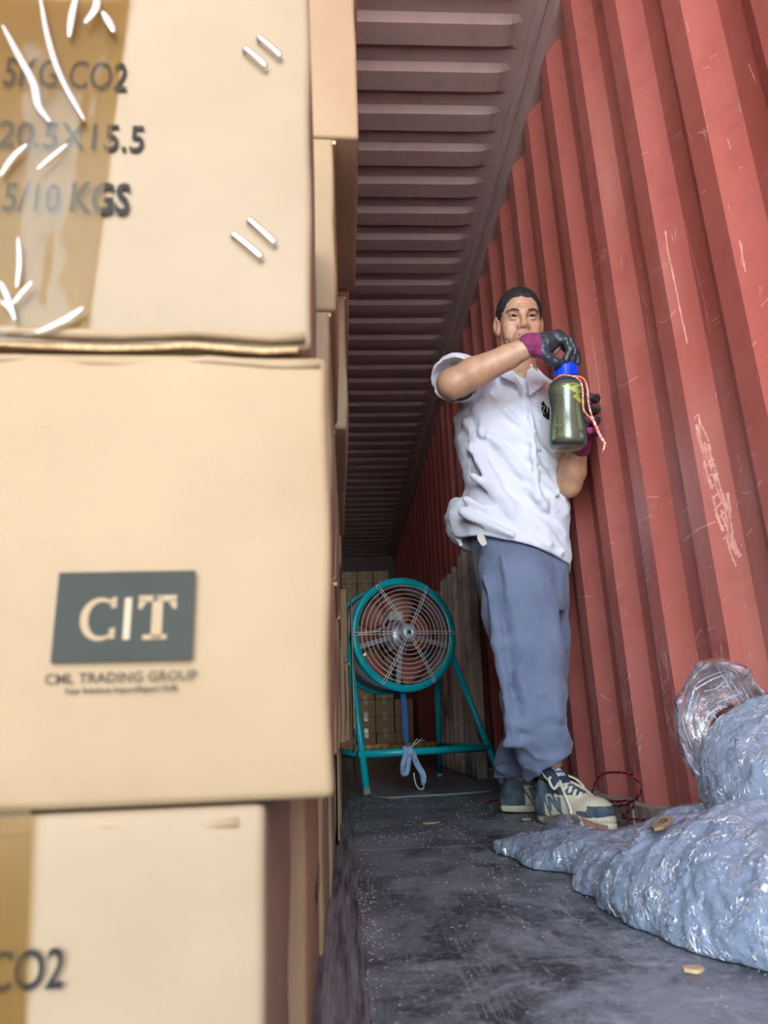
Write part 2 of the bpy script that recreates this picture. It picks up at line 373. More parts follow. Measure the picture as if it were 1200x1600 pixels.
a_ = m.n('ShaderNodeMixShader', {0: .04, 1: tr, 2: df}).outputs[0]; m.t.links.new(m.n('ShaderNodeMixShader', {0: .012, 1: a_, 2: gl}).outputs[0], m.out.inputs[0]); TAPE = m.m
# fan
TEAL = simple('turquoise_enamel', (.006, .50, .56), .30, 0, (.004, .42, .50), 9, .1, 40)
TEALD = simple('dusty_turquoise_steel', (.36, .50, .52), .45, 0, (.58, .62, .62), 7, .1, 30)
WIRE = simple('white_coated_wire', (.92, .88, .85), .35, 0, (.80, .72, .68), 40)
BLADE = simple('red_brown_blade_paint', (.52, .17, .11), .45, 0, (.40, .12, .085), 10)
MOTOR = simple('salmon_motor_paint', (.55, .27, .24), .5, 0, (.42, .20, .19), 20)
ALU = simple('cast_aluminium', (.66, .66, .68), .38, .7, (.5, .5, .52), 30)
BOXG = simple('light_grey_plastic', (.62, .60, .58), .5)
BLACK = simple('black_rubber', (.014, .015, .017), .55, 0, (.03, .03, .035), 30)
YEL = simple('rusty_yellow_pipe', (.60, .38, .12), .6, .1, (.20, .10, .04), 30, .3)
BLUES = simple('blue_webbing', (.02, .11, .34), .7, 0, (.04, .18, .48), 200, .3, 300)
BLUEC = simple('light_blue_cloth', (.16, .36, .62), .8, 0, (.45, .58, .72), 60, .4)
m = MT('weathered_corrugated_sheet', .55, .1); st = m.noise(1, 5, vec=m.map((6, 6, 1.0)), rough=.7); n2 = m.noise(3.5, 5)
c = m.mix(m.ramp(st, [(.35, 0.), (.65, 1.)]), (.34, .31, .27), (.72, .65, .54)); c = m.mix(m.ramp(n2, [(.5, 0.), (.68, .8)]), c, (.10, .115, .15)); c = m.mix(m.ramp(m.noise(8, 5, vec=m.map((5, 5, 1))), [(.62, 0.), (.7, .6)]), c, (.45, .28, .14)); m.col(c); SHEET = m.m
# person
def cloth(name, a, b_, sc=900, bs=.25, dust=None):
    m = MT(name, .85, 0, .2); c = m.mix(m.ramp(m.noise(7, 4), [(.35, 0.), (.65, 1.)]), a, b_)
    if dust: c = m.mix(m.ramp(m.noise(5.5, 5, vec=m.map((1, 1, .45))), [(.55, 0.), (.72, .55)]), c, dust)
    m.col(c); m.bump(m.math('ADD', m.math('MULTIPLY', m.noise(sc), .2), m.noise(22, 3, vec=m.map((1.4, 1.4, .5), (.2, .35, 0)))), bs, .006); m.b.inputs['Sheen Weight'].default_value = .15; return m.m
SHIRT = cloth('white_cotton_pique', (.74, .76, .84), (.70, .73, .83))
PANTS = cloth('slate_blue_work_cloth', (.13, .165, .265), (.17, .21, .32), dust=(.29, .33, .41))
PANTSL = simple('pale_pocket_lining', (.6, .6, .5), .8)
m = MT('tanned_skin', .42, 0, .5); att = m.n('ShaderNodeVertexColor', layer_name='tint').outputs[0]
c = m.mix(m.ramp(m.noise(45, 4), [(.35, 0.), (.7, .35)]), att, (.34, .15, .09)); m.col(c); m.bump(m.math('ADD', m.noise(120, 4), m.math('MULTIPLY', m.noise(500, 2), .3)), .25, .0012)
m.b.inputs['Subsurface Weight'].default_value = .08; m.b.inputs['Subsurface Radius'].default_value = (.6, .2, .1); m.b.inputs['Subsurface Scale'].default_value = .01; SKIN = m.m
m = MT('short_black_hair', .55); hn = m.noise(1, 4, vec=m.map((260, 260, 60))); m.col(m.mix(m.ramp(hn, [(.45, 0.), (.75, .7)]), (.012, .012, .013), (.075, .075, .08))); m.bump(hn, .8, .004); HAIR = m.m
EYEW = simple('eye_white', (.36, .27, .21), .5); IRIS = simple('dark_iris', (.018, .010, .007), .45); BROW = simple('brow_hair', (.11, .065, .045), .8); LIDM = simple('lid_line', (.12, .05, .035), .7)
LIPM = simple('lip_skin', (.42, .19, .15), .5)
for m_ in (EYEW, IRIS, BROW): m_.node_tree.nodes['Principled BSDF'].inputs['Specular IOR Level'].default_value = .05
GLB = simple('black_rubber_coating', (.022, .026, .032), .36, 0, (.05, .06, .07), 60, .5, 130, .002)
GLM = simple('magenta_knit', (.20, .022, .095), .85, 0, (.27, .038, .14), 60, .6, 400, .002)
CAPB = simple('blue_cap_plastic', (.005, .06, .72), .3, 0, (.01, .04, .5), 20)
def clearish(name, tint, dens, gloss=.16, rough=.05):
    m = MT(name); fr = m.n('ShaderNodeFresnel', {'IOR': 1.45}).outputs[0]
    d = m.n('ShaderNodeBsdfDiffuse', {'Color': (*tint, 1)}).outputs[0]; tr = m.n('ShaderNodeBsdfTransparent', {'Color': (*[min(1, x*1.2+.5*(1-dens)) for x in tint], 1)}).outputs[0]
    gl = m.n('ShaderNodeBsdfGlossy', {'Color': (.9, .95, 1, 1), 'Roughness': rough}).outputs[0]
    a = m.n('ShaderNodeMixShader', {0: dens, 1: tr, 2: d}).outputs[0]
    f = m.n('ShaderNodeMixShader', {0: m.math('ADD', fr, gloss), 1: a, 2: gl}).outputs[0]; m.t.links.new(f, m.out.inputs[0]); return m.m
BOTTLE = clearish('clear_bottle_plastic', (.85, .90, .92), .05, .015, .22)
TEA = clearish('olive_tea', (.20, .22, .07), .30, .0, .3)
LEAF = simple('yellow_green_leaf', (.48, .52, .03), .6, 0, (.3, .36, .03), 30)
LEAFD = simple('dark_tea_leaf', (.035, .03, .012), .6)
m = MT('orange_fleck_cord', .7); ck = m.noise(1, 1, vec=m.map((130, 130, 130))); m.col(m.mix(m.ramp(ck, [(.52, 0.), (.6, 1.)]), (.80, .19, .11), (.85, .72, .62))); CORD = m.m
SOLE = simple('cream_rubber', (.62, .58, .42), .6, 0, (.5, .46, .34), 25, .3, 60)
NAVY = simple('navy_suede', (.035, .065, .095), .8, 0, (.10, .135, .16), 30, .5, 200)
CREAM = simple('cream_leather', (.66, .62, .46), .5, 0, (.55, .52, .40), 20, .2, 80)
NAVYT = simple('navy_tongue_cloth', (.012, .024, .055), .8, 0, (.02, .04, .08), 60, .4, 400)
LACE = simple('cream_lace', (.72, .69, .55), .8, 0, (.6, .57, .45), 200, .5, 400)
WHT = simple('white_print', (.8, .8, .8), .6)
REDW = simple('red_wire_insulation', (.55, .02, .06), .4); BLKW = simple('black_wire_insulation', (.012, .012, .015), .4)
CONC = simple('yard_concrete', (.55, .52, .47), .9, 0, (.45, .43, .4), 2)
WOOD = simple('pale_wood', (.5, .36, .2), .8, 0, (.4, .28, .15), 30)

# ------------------------------------------------------------------ the container
YN, YF = -1.9, 10.35
WX, RP, YT = .788, .273, 2.05        # inner peak plane of the right wall, rib pitch, far edge of one peak
ZC, BP, YB = 2.734, .201, 1.956
def trap(prof, pitch, phase, lo, hi):
    """profile breakpoints (y, depth) of a folded sheet"""
    out = []; n0 = int(math.floor((lo-phase)/pitch))-1
    for n in range(n0, int((hi-phase)/pitch)+2):
        for s_, d in prof:
            y = phase+n*pitch+s_
            if lo <= y <= hi: out.append((y, d))
    out.sort(); return out
def wall_sheet(name, x, sgn, z0, z1, parent_kind='structure'):
    pr = trap([(0, 0), (-.071, 0), (-.138, .036), (-.205, .036)], RP, YT, YN-.1, YF+.3)
    v = []; f = []; NZ = 14
    for y, d in pr:
        for k in range(NZ+1): v.append((x+sgn*d, y, z0+(z1-z0)*k/NZ))
    n = len(pr)
    mi = []
    for i in range(n-1):
        for k in range(NZ):
            q = (i*(NZ+1)+k, (i+1)*(NZ+1)+k, (i+1)*(NZ+1)+k+1, i*(NZ+1)+k+1)
            f.append(q if sgn < 0 else q[::-1])
            pk = pr[i][1] == 0 and pr[i+1][1] == 0
            mi.append(1 if (pk and k in (0, 1)) else 0)
    me = bpy.data.meshes.new(name); me.from_pydata(v, [], f); me.polygons.foreach_set('material_index', mi); me.update()
    o = link(name, me, [RED, SCUFF]); md = o.modifiers.new('thick', 'SOLIDIFY'); md.thickness = .002; md.offset = -1
    return tag(o, kind='structure')
WZ0, WZ1 = .050, 2.66
wall_r = wall_sheet('wall_right', WX, 1, WZ0, WZ1)
tag(wall_r, 'red corrugated steel side wall of the container, scratched paint on its ribs')
wall_l = wall_sheet('wall_left', WX-2.36, -1, WZ0, WZ1); tag(wall_l, 'red corrugated steel wall hidden behind the cartons')
# rails along the wall heads
b = MB(); b.box((WX-.012, YN, WZ1-.035), (WX+.08, YF, ZC+.03)); b.box((WX-.045, YN, ZC-.012), (WX-.012, YF, ZC+.03))
tr = tag(b.build('trim_1', CEIL, bevel=.006), 'painted steel rail between right wall and roof', kind='structure')
b = MB(); b.box((WX-2.36-.08, YN, WZ1-.035), (WX-2.36+.03, YF, ZC+.03)); tag(b.build('trim_2', CEIL), 'painted steel rail over the left wall', kind='structure')
# small lashing ring on the right rail
ring = MB(); c0 = P(781, 316, 4.35); c0.x = WX-.02
ring.tube([c0+Vector((-.002, .02*math.cos(a)*1.1, .028*math.sin(a))) for a in [i*math.pi/8-1.2 for i in range(13)]], .0045, 8)
ring.build('lashing_ring', simple('worn_zinc', (.5, .42, .40), .4, .5), tr)
# ledge along the wall foot
b = MB(); n_ = 60
for i in range(n_):
    y0 = YN+(YF-YN)*i/n_; y1 = YN+(YF-YN)*(i+1)/n_; x0 = WX-.035+rnd.uniform(-.006, .006)
    b.box((x0, y0, -.02), (WX+.06, y1, .054+rnd.uniform(-.003, .001)))
tag(b.build('trim_3', LEDGE), 'dusty grey steel ledge at the foot of the right wall', kind='structure')
b = MB(); b.box((WX-2.43, YN, -.02), (WX-2.32, YF, .054)); tag(b.build('trim_4', LEDGE), 'steel ledge at the foot of the left wall', kind='structure')
# roof sheet: shallow die-pressed ribs that fade out before the rails
pr = trap([(0, 0), (.088, .0), (.112, .018), (.172, .018)], BP, YB, YN, YF+.2)
# camera-facing slope: surface comes down from .028 to 0 over the last .036
v = []; f = []; xs = [WX-2.36-.05, WX-2.2] + [WX-.30, WX-.20, WX-.15, WX-.12, WX-.10, WX-.075, WX-.04, WX+.05]
fade = [0, 1, 1, 1, .96, .75, .35, .06, 0, 0]
for y, d in pr:
    for x, q in zip(xs, fade): v.append((x, y, ZC+.018-(.018-d)*q if q else ZC+.018))
nx = len(xs)
for i in range(len(pr)-1):
    for k in range(nx-1): f.append((i*nx+k, i*nx+k+1, (i+1)*nx+k+1, (i+1)*nx+k))
me = bpy.data.meshes.new('ceiling'); me.from_pydata(v, [], f); me.update(); me.flip_normals()
ce = link('ceiling', me, CEIL); md = ce.modifiers.new('t', 'SOLIDIFY'); md.thickness = .002; md.offset = -1
tag(ce, 'dusky red corrugated steel roof of the container', kind='structure')
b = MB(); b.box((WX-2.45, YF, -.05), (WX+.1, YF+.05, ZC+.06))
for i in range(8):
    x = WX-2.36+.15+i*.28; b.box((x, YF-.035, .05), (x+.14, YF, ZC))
tag(b.build('wall_back', simple('shaded_end_wall_red', (.10, .05, .05), .6, 0, (.07, .035, .035), 3)), 'closed red end wall far inside the container', kind='structure')  # red paint darkened to stand for the deep shade at this end
# floor: sheets laid between steel strips
fl = tag(empty('floor'), 'worn dark floor of the container strewn with white dust', kind='structure')
XS = .018
js = [YN, -.64, 1.80, 4.24, 6.68, 9.12, YF]
for i in range(6):
    b = MB(); b.box((XS+.0018, js[i]+.0015, -.03), (WX-.03, js[i+1]-.0015, 0)); b.build('floor_panel', FLOOR, fl)
    b = MB(); b.box((WX-2.34, js[i]+.0015, -.03), (-.115, js[i+1]-.0015, 0)); b.build('floor_panel', FLOOR, fl)
b = MB()
for i in range(80):
    y0 = YN+(YF-YN)*i/80; b.box((-.112, y0, -.03), (-.043, YN+(YF-YN)*(i+1)/80, -.001+rnd.uniform(-.001, .001)))
b.build('floor_strip', RUSTY, fl)
b = MB(); b.box((-.040, YN, -.03), (XS+.001, YF, .001)); b.build('floor_strip', STRIP, fl)
b = MB(); b.box((WX-2.4, YN, -.12), (WX+.06, YF, -.031)); b.build('floor_beam', SEAL, fl)
# yard outside, behind the camera, where the daylight comes from
b = MB(); b.box((-30, -40, -1.5), (30, 2, -1.35)); tag(b.build('ground', CONC), 'pale concrete yard outside the open doors', kind='structure')

bpy.context.view_layer.update()
def bvh_of(o):
    dg = bpy.context.evaluated_depsgraph_get(); return BVHTree.FromObject(o, dg)
WB = bvh_of(wall_r)
def wall_hit(x, y):
    h = WB.ray_cast(Vector(CAM), raydir(x, y)); return (h[0], h[1]) if h[0] is not None else None
# scratches in the paint: thin bright strokes lying on the sheet
def stroke(mb, pts, w0, n=None):
    last = []
    for p, nn in pts:
        if nn.dot(Vector(CAM)-p) < 0: nn = -nn
        last.append((p+nn*.0006, nn))
    for (p, n1), (q, n2) in zip(last[:-1], last[1:]):
        if (q-p).length > .12 or (q-p).length < 1e-5: continue
        sdv = (q-p).cross(n1).normalized()*w0*.5*rnd.uniform(.6, 1.3); i = len(mb.v); mb.add([p-sdv, p+sdv, q+sdv, q-sdv], [(0, 1, 2, 3)])
sm_, sm2_ = MB(), MB()
def pix_stroke(mb, pts, wd, sub=8):
    pp = crom([Vector((x, y, 0)) for x, y in pts], sub); h = [wall_hit(p.x+rnd.uniform(-.3, .3), p.y) for p in pp]
    stroke(mb, [q for q in h if q], wd)
for pts, wd in [
    ([(1040, 361), (1044, 395), (1052, 430), (1062, 480), (1074, 536)], .0042), ([(1070, 345), (1080, 390), (1096, 450), (1110, 520)], .0018),
    ([(925, 525), (930, 560), (936, 600), (942, 650)], .002), ([(889, 430), (897, 455)], .002), ([(1156, 376), (1162, 410), (1165, 425)], .004), ([(1160, 380), (1158, 415)], .002),
    ([(964, 588), (968, 604), (997, 588)], .0025), ([(1012, 498), (1015, 530), (1019, 541), (1023, 522)], .003), ([(1020, 425), (1045, 412)], .0025), ([(1032, 503), (1040, 502), (1056, 485)], .0025),
    ([(1009, 440), (1005, 462), (1012, 480)], .0022), ([(1110, 505), (1128, 492)], .002), ([(1115, 511), (1130, 496)], .002), ([(1132, 635), (1147, 600)], .0015),
    ([(1069, 845), (1090, 828), (1118, 815)], .004), ([(1012, 777), (1030, 776)], .003), ([(1004, 825), (1000, 815), (1020, 805)], .0025), ([(942, 820), (946, 805)], .002),
    ([(1068, 800), (1075, 793)], .003), ([(1160, 770), (1175, 768), (1190, 752)], .004), ([(1156, 740), (1160, 728)], .003), ([(1152, 710), (1155, 718)], .003), ([(1172, 712), (1180, 710)], .003), ([(1166, 838), (1176, 826)], .003),
    ([(903, 932), (925, 932)], .003), ([(950, 850), (960, 848)], .002), ([(985, 690), (998, 676)], .002), ([(980, 682), (992, 678)], .002), ([(928, 400), (946, 390), (948, 398), (930, 416)], .0035), ([(932, 412), (944, 396)], .003), ([(936, 406), (947, 393)], .003),
    ([(976, 290), (984, 262)], .002), ([(975, 278), (987, 268)], .002), ([(1055, 214), (1064, 205), (1060, 218)], .0025), ([(1076, 205), (1082, 222)], .0025), ([(1095, 205), (1105, 213)], .003), ([(1100, 200), (1104, 222)], .003), ([(1090, 208), (1106, 204)], .0025),
    ([(1097, 301), (1103, 299)], .003), ([(1170, 100), (1182, 130)], .004), ([(1196, 275), (1200, 268)], .003), ([(1085, 655), (1092, 650), (1095, 690)], .004), ([(1092, 655), (1108, 690)], .004),
    ([(1087, 1000), (1095, 985), (1100, 990)], .003), ([(1105, 985), (1118, 978)], .002), ([(1108, 1010), (1106, 940), (1100, 880)], .0013), ([(938, 1085), (955, 1096)], .0025), ([(948, 1130), (966, 1118)], .002), ([(958, 1170), (972, 1150)], .002), ([(951, 965), (965, 995)], .002)]:
    pix_stroke(sm_, pts, wd)
# the broad cluster of pale gouges
for i in range(16):
    t = i/15; x = 1092+t*48+rnd.uniform(-7, 7); y = 668+t*165+rnd.uniform(-8, 8); L = rnd.uniform(22, 60); pix_stroke(sm_, [(x, y), (x+L*.10, y+L*.5), (x+L*.3, y+L)], rnd.uniform(.003, .009))
for i in range(9):
    x = 1098+i*4; y = 715+i*16; pix_stroke(sm_, [(x, y), (x+14, y-14)], .004)
for i in range(7): pix_stroke(sm_, [(1137+i*.6, 770+i*12), (1141, 800+i*10)], rnd.uniform(.003, .006))
# scuffed lower ribs
for (xa, ya, xb, yb) in [(1018, 990, 1046, 1185), (966, 1050, 992, 1190), (998, 860, 1005, 930)]:
    for i in range(22):
        t = rnd.random(); x = xa+(xb-xa)*t+rnd.uniform(1, 9); y = ya+(yb-ya)*t; L = rnd.uniform(6, 16); pix_stroke(sm2_, [(x, y), (x+L*.35, y-L*.5), (x+L*.55, y-L)], rnd.uniform(.001, .0022), 3)
for i in range(110):
    x = rnd.uniform(870, 1200); y = rnd.uniform(30, 1180); a = rnd.choice([rnd.uniform(-.9, -.3), rnd.uniform(1.2, 1.6)]); L = rnd.uniform(4, 18)
    pix_stroke(sm_ if i % 2 else sm2_, [(x, y), (x+L*.5*math.cos(a), y+L*.5*math.sin(a)+rnd.uniform(-2, 2)), (x+L*math.cos(a), y+L*math.sin(a))], rnd.uniform(.0008, .002), 3)
tag(sm_.build('paint_scratches', SCR, wall_r), kind='stuff'); tag(sm2_.build('paint_scuffs', SCR2, wall_r), kind='stuff')

# ------------------------------------------------------------------ cartons
def text_mesh(txt, size, bold=0., space=1.):
    cu = bpy.data.curves.new('txt', 'FONT'); cu.body = txt; cu.size = size; cu.offset = bold; cu.space_character = space; cu.align_x = 'RIGHT'; cu.resolution_u = 3
    ob = bpy.data.objects.new('txt', cu); C.objects.link(ob); bpy.context.view_layer.update()
    me = bpy.data.meshes.new_from_object(ob.evaluated_get(bpy.context.evaluated_depsgraph_get())); bpy.data.objects.remove(ob); bpy.data.curves.remove(cu); return me
def put_text(name, txt, M, height, mat, parent, width=None, bold=0., space=1.):
    me = text_mesh(txt, 1., bold, space); xs = [v_.co.x for v_ in me.vertices]; ys = [v_.co.y for v_ in me.vertices]
    x1 = max(xs); sx = (width/(max(xs)-min(xs))) if width else height/(max(ys)-min(ys)); sy = height/(max(ys)-min(ys)); y0 = min(ys)
    for v_ in me.vertices: v_.co = Vector(((v_.co.x-x1)*sx, (v_.co.y-y0)*sy, 0))
    me.transform(M); return link(name, me, mat, parent, world=True)
def carton_mesh(W, D, H, seed, bul=.003, cut=10, taped=True):
    """carton with rounded creases, dents and the slit between its top flaps; origin at base, front-right corner"""
    R_ = random.Random(seed); bm = bmesh.new()
    bmesh.ops.create_cube(bm, size=1); bmesh.ops.scale(bm, vec=(W, D, H), verts=bm.verts); bmesh.ops.translate(bm, vec=(-W/2, D/2, H/2), verts=bm.verts)
    bmesh.ops.bevel(bm, geom=bm.edges[:], offset=min(.0045, H*.03), segments=2, affect='EDGES', profile=.6)
    if cut:
        bmesh.ops.subdivide_edges(bm, edges=[e for e in bm.edges if e.calc_length() > H*.5], cuts=cut, use_grid_fill=True)
        for v_ in bm.verts:
            x, y, z = v_.co; u, q, t = (x+W)/W, y/D, z/H
            bx = math.sin(math.pi*max(0, min(1, q)))*math.sin(math.pi*max(0, min(1, t))); by_ = math.sin(math.pi*max(0, min(1, u)))*math.sin(math.pi*max(0, min(1, t)))
            nz = math.sin(x*31+seed)*math.sin(z*37+seed*1.3)*.0009+math.sin(x*74+z*51+seed)*.0005
            if x > -.006: v_.co.x += bul*bx+nz
            if y < .006: v_.co.y -= bul*.6*by_+nz
    me = bpy.data.meshes.new('carton_body'); bm.to_mesh(me); bm.free(); me.polygons.foreach_set('use_smooth', [True]*len(me.polygons)); return me
ORD = ['bottom', 'second', 'third', 'fourth', 'fifth', 'sixth', 'seventh', 'eighth', 'ninth', 'tenth', 'eleventh', 'twelfth', 'thirteenth', 'fourteenth', 'fifteenth', 'sixteenth']
H0, D0, WD0, Y0 = .235, .31, .30, .361
# the three near cartons, each with its print, staples and tape
YAW = math.radians(2.0)
def near_carton(px_, py_, z, label, mat, seed, h=H0, dy=0.):
    corner = P(px_, py_, Y0+dy); e = empty('carton', (corner.x, Y0+dy, z), YAW); bpy.context.view_layer.update()
    link('carton_body', carton_mesh(WD0, D0-.008, h-.0015, seed, .003), mat, e, world=False)
    tag(e, label, 'carton', 'cartons at the open end of the left stack'); return e
def face_M(e, px_, py_, off=.0035):
    """matrix laying flat print on the front face at the spot seen at a photo position"""
    mw = e.matrix_world if e.matrix_world else Matrix(); n_l = Vector((0, -1, 0)); rz = Matrix.Rotation(YAW, 4, 'Z'); nrm = rz @ n_l
    p0 = e.location + nrm*off; d = raydir(px_, py_); o_ = Vector(CAM); t = (p0-o_).dot(nrm)/d.dot(nrm); q = o_+d*t
    return Matrix.Translation(q) @ rz @ Matrix.Rotation(math.pi/2, 4, 'X')
cb = near_carton(415, 1250, 0., 'pale kraft carton printed CO2, bottom of the nearest column, set back to the left', CARD2, 1.)
cm = near_carton(520, 1235, H0, 'kraft carton with dark square logo, middle of the nearest column', CARD, 2.)
ct = near_carton(487, 500, 2*H0+.004, 'tall stapled kraft carton under clear wrap, third up in the nearest column', CARD2, 3., .31)
def span(e, a, b_): return (face_M(e, *a).translation-face_M(e, *b_).translation).length
put_text('printed_text', '5KG CO2', face_M(cb, 97, 1545), span(cb, (97, 1480), (97, 1545)), INK, cb, bold=.012, width=span(cb, (-160, 1545), (97, 1545)))
put_text('printed_text', '5KG CO2', face_M(ct, 197, 143), span(ct, (197, 98), (197, 143)), INK, ct, bold=.012, width=span(ct, (2, 143), (197, 143)))
put_text('printed_text', '60X20.5X15.5', face_M(ct, 224, 238), span(ct, (224, 196), (224, 238)), INK, ct, bold=.012, width=span(ct, (-105, 238), (224, 238)))
put_text('printed_text', '14.5/10', face_M(ct, 92, 332), span(ct, (92, 287), (92, 332)), INK, ct, bold=.012, width=span(ct, (-55, 332), (92, 332)))
put_text('printed_text', 'KGS', face_M(ct, 201, 335), span(ct, (201, 286), (201, 335)), INK, ct, bold=.025, width=span(ct, (107, 335), (201, 335)))
# logo block
Wl, Hl = span(cm, (82, 1031), (302, 1030)), span(cm, (82, 1031), (84, 891))
M0 = face_M(cm, 300, 1030, .0045)
b = MB(); b.box((-Wl, 0, 0), (0, Hl, .0003)); me = b.mesh('logo_block'); me.transform(M0); lg = link('logo_block', me, INKB, cm)
u = Wl/220.
def poly2(pts, z=.0006): return [(p[0], p[1], z) for p in pts]
b = MB()
def X_(x): return (x-300)*u
def Y_(y): return (1030-y)*u
# serif C: a ring sector with slab ends
cx_, cy_ = X_(151), Y_(962)
ro, ri = 34*u, 0
pts_o = []; pts_i = []
for i in range(25):
    a = math.radians(48+i*(264/24)); wd = (5+8*math.sin(math.radians(i*7.5)))*u
    pts_o.append((cx_+31*u*math.cos(a), cy_+35*u*math.sin(a))); pts_i.append((cx_+(31*u-wd)*math.cos(a), cy_+(35*u-wd*.8)*math.sin(a)))
n_ = len(pts_o); b.add(poly2(pts_o+pts_i), [(i, i+1, n_+i+1, n_+i) for i in range(n_-1)])
for yy in (Y_(932), Y_(982)): b.add(poly2([(X_(167), yy-12*u), (X_(176), yy-12*u), (X_(176), yy+6*u), (X_(167), yy+4*u)]), [(0, 1, 2, 3)])
def rect(x0, y0, x1, y1): b.add(poly2([(X_(x0), Y_(y1)), (X_(x1), Y_(y1)), (X_(x1), Y_(y0)), (X_(x0), Y_(y0))]), [(0, 1, 2, 3)])
rect(233, 926, 250, 996); rect(220, 989, 258, 997); rect(211, 925, 272, 935)
for x0, x1 in ((211, 218), (265, 272)): rect(x0, 932, x1, 947)
for x0, x1, y0 in ((218, 222, 941), (261, 265, 941)): rect(x0, 932, x1, y0)
me = b.mesh('logo_letters'); me.transform(M0); link('logo_letters', me, CARD, cm)
b = MB(); rect(189, 928, 200, 996); me = b.mesh('logo_bar'); me.transform(M0); link('logo_bar', me, simple('tan_logo_bar', (.30, .25, .16), .7), cm)
put_text('printed_text', 'CML TRADING GROUP', face_M(cm, 307, 1062), span(cm, (307, 1046), (307, 1062)), INK2, cm, width=span(cm, (70, 1062), (307, 1062)), bold=.006)
put_text('printed_text', 'Your Solutions Import/Export HUB', face_M(cm, 276, 1081), span(cm, (276, 1071), (276, 1082)), INK2, cm, width=span(cm, (99, 1081), (276, 1081)), bold=.03)
# staples
def staple(e, a, b_):
    pa, pb = face_M(e, *a).translation, face_M(e, *b_).translation; n_l = Matrix.Rotation(YAW, 4, 'Z') @ Vector((0, -1, 0)); md_ = (pa+pb)/2; t = (pb-pa).normalized()
    MB().ribbon(crom([pa-n_l*.004, pa+n_l*.0003, pa+t*.002+n_l*.0013, md_+n_l*.0016, pb-t*.002+n_l*.0013, pb+n_l*.0003, pb-n_l*.004], 4), .0026, n_l, .0009).build('staple', STEEL, e, smooth=True)
for a, b_ in [((381, 75), (415, 104)), ((403, 58), (438, 88)), ((363, 365), (408, 402)), ((388, 343), (429, 380))]: staple(ct, a, b_)
# tape and raised flap edges
def face_quad(name, e, pts, mat, off=.0042, th=.0002):
    b = MB(); q = [face_M(e, x, y, off).translation for x, y in pts]; n_l = Matrix.Rotation(YAW, 4, 'Z') @ Vector((0, -1, 0))
    b.add(q+[p+n_l*th for p in q], [(0, 1, 2, 3), (7, 6, 5, 4), (0, 4, 5, 1), (1, 5, 6, 2), (2, 6, 7, 3), (3, 7, 4, 0)]); return b.build(name, mat, e)
face_quad('packing_tape', ct, [(135, 512), (203, -10), (-140, -10), (-190, 512)], TAPE)
face_quad('packing_tape', cb, [(38, 1610), (50, 1262), (-140, 1262), (-150, 1610)], TAPE)
# folded-over flap lips along the bottom of the stapled carton and top of the middle one
def lip(e, z, x0, x1, y, h, name='flap_edge'):
    b = MB(); pts = [Vector((x0+(x1-x0)*i/14, y-.0015+.0008*math.sin(i*2.1), z+.0012*math.sin(i*1.3))) for i in range(15)]
    b.tube(pts, h, 8); me = b.mesh(name); link(name, me, EDGE if name == 'cut_edge' else CARD, e, True, world=False)
lip(ct, .006, -.29, -.004, .0, .0032); lip(ct, .0, -.29, -.008, .004, .0018, 'cut_edge'); lip(cm, H0-.006, -.29, -.004, .003, .0028); lip(cb, H0-.008, -.29, -.012, .004, .003)

# the column behind, seen edge-on along the gangway
XR = {}
ROWS = 9
base_x = [None, -.035, -.029, -.024, -.016, -.012, -.010, -.012, -.014]
spec = {(1, 0): -.035, (1, 1): -.012, (1, 2): -.008, (1, 3): .000, (1, 4): .031, (1, 5): .034, (1, 6): .036, (2, 0): -.030, (2, 1): -.010, (2, 2): -.006, (2, 3): .014, (2, 4): .020, (2, 5): .02, (3, 0): -.024, (3, 3): .010, (3, 4): .014, (3, 5): .018, (3, 6): .02, (3, 7): .02,
        (4, 0): -.036, (5, 0): -.036, (5, 1): .004, (6, 1): .018, (6, 2): .016, (6, 0): -.012, (4, 5): .017, (4, 6): .02, (5, 6): .02}
rowname = ['front', 'second', 'third', 'fourth', 'fifth', 'sixth', 'seventh', 'eighth', 'last']
tmpl = {}
for i in range(1, ROWS):
    yf = Y0+i*(D0+.009)
    for j in range(11):
        if j*H0 > .265+1.32*(yf+.3): break
        key = (i*3+j) % 4
        if key not in tmpl:
            e = empty('carton'); o1 = link('carton_body', carton_mesh(WD0, D0-.004, H0-.0015, 10+key, .004, 5), [CARD, CARD2, CARD, CARD3][key], e, world=False)
            for z_ in (.0, H0-.06):
                b = MB(); b.box((-WD0/2-.025, -.004, z_), (-WD0/2+.025, -.0032, z_+.058)); link('packing_tape', b.mesh('packing_tape'), TAPE, e, world=False)
            if key != 2:   # shipping marks on the long side
                me = text_mesh('5KG CO2', .034, .0004)
                me.transform(Matrix.Translation((.0046, .23, .10)) @ Matrix.Rotation(math.pi/2, 4, 'Z') @ Matrix.Rotation(math.pi/2, 4, 'X')); link('printed_text', me, INK, e, world=False)
            b = MB(); b.box((-.006, .004, H0*.985-.003), (.0012+.001*key, D0-.01, H0-.001)); link('flap_edge', b.mesh('flap_edge'), EDGE, e, world=False)
            tmpl[key] = e; c_ = e; first = True
        else:
            s_ = tmpl[key]; c_ = s_.copy(); C.objects.link(c_)
            for ch in s_.children: k_ = ch.copy(); C.objects.link(k_); k_.parent = c_
        x = spec.get((i, j), (base_x[i] if j == 0 else rnd.uniform(-.012, .002)))
        c_.location = (x, yf, j*H0); c_.rotation_euler = (0, 0, rnd.uniform(-.003, .003))
        tag(c_, f'kraft carton of the left stack, {rowname[i]} row from the opening, {ORD[j]} layer', 'carton', 'cartons stacked along the left side')
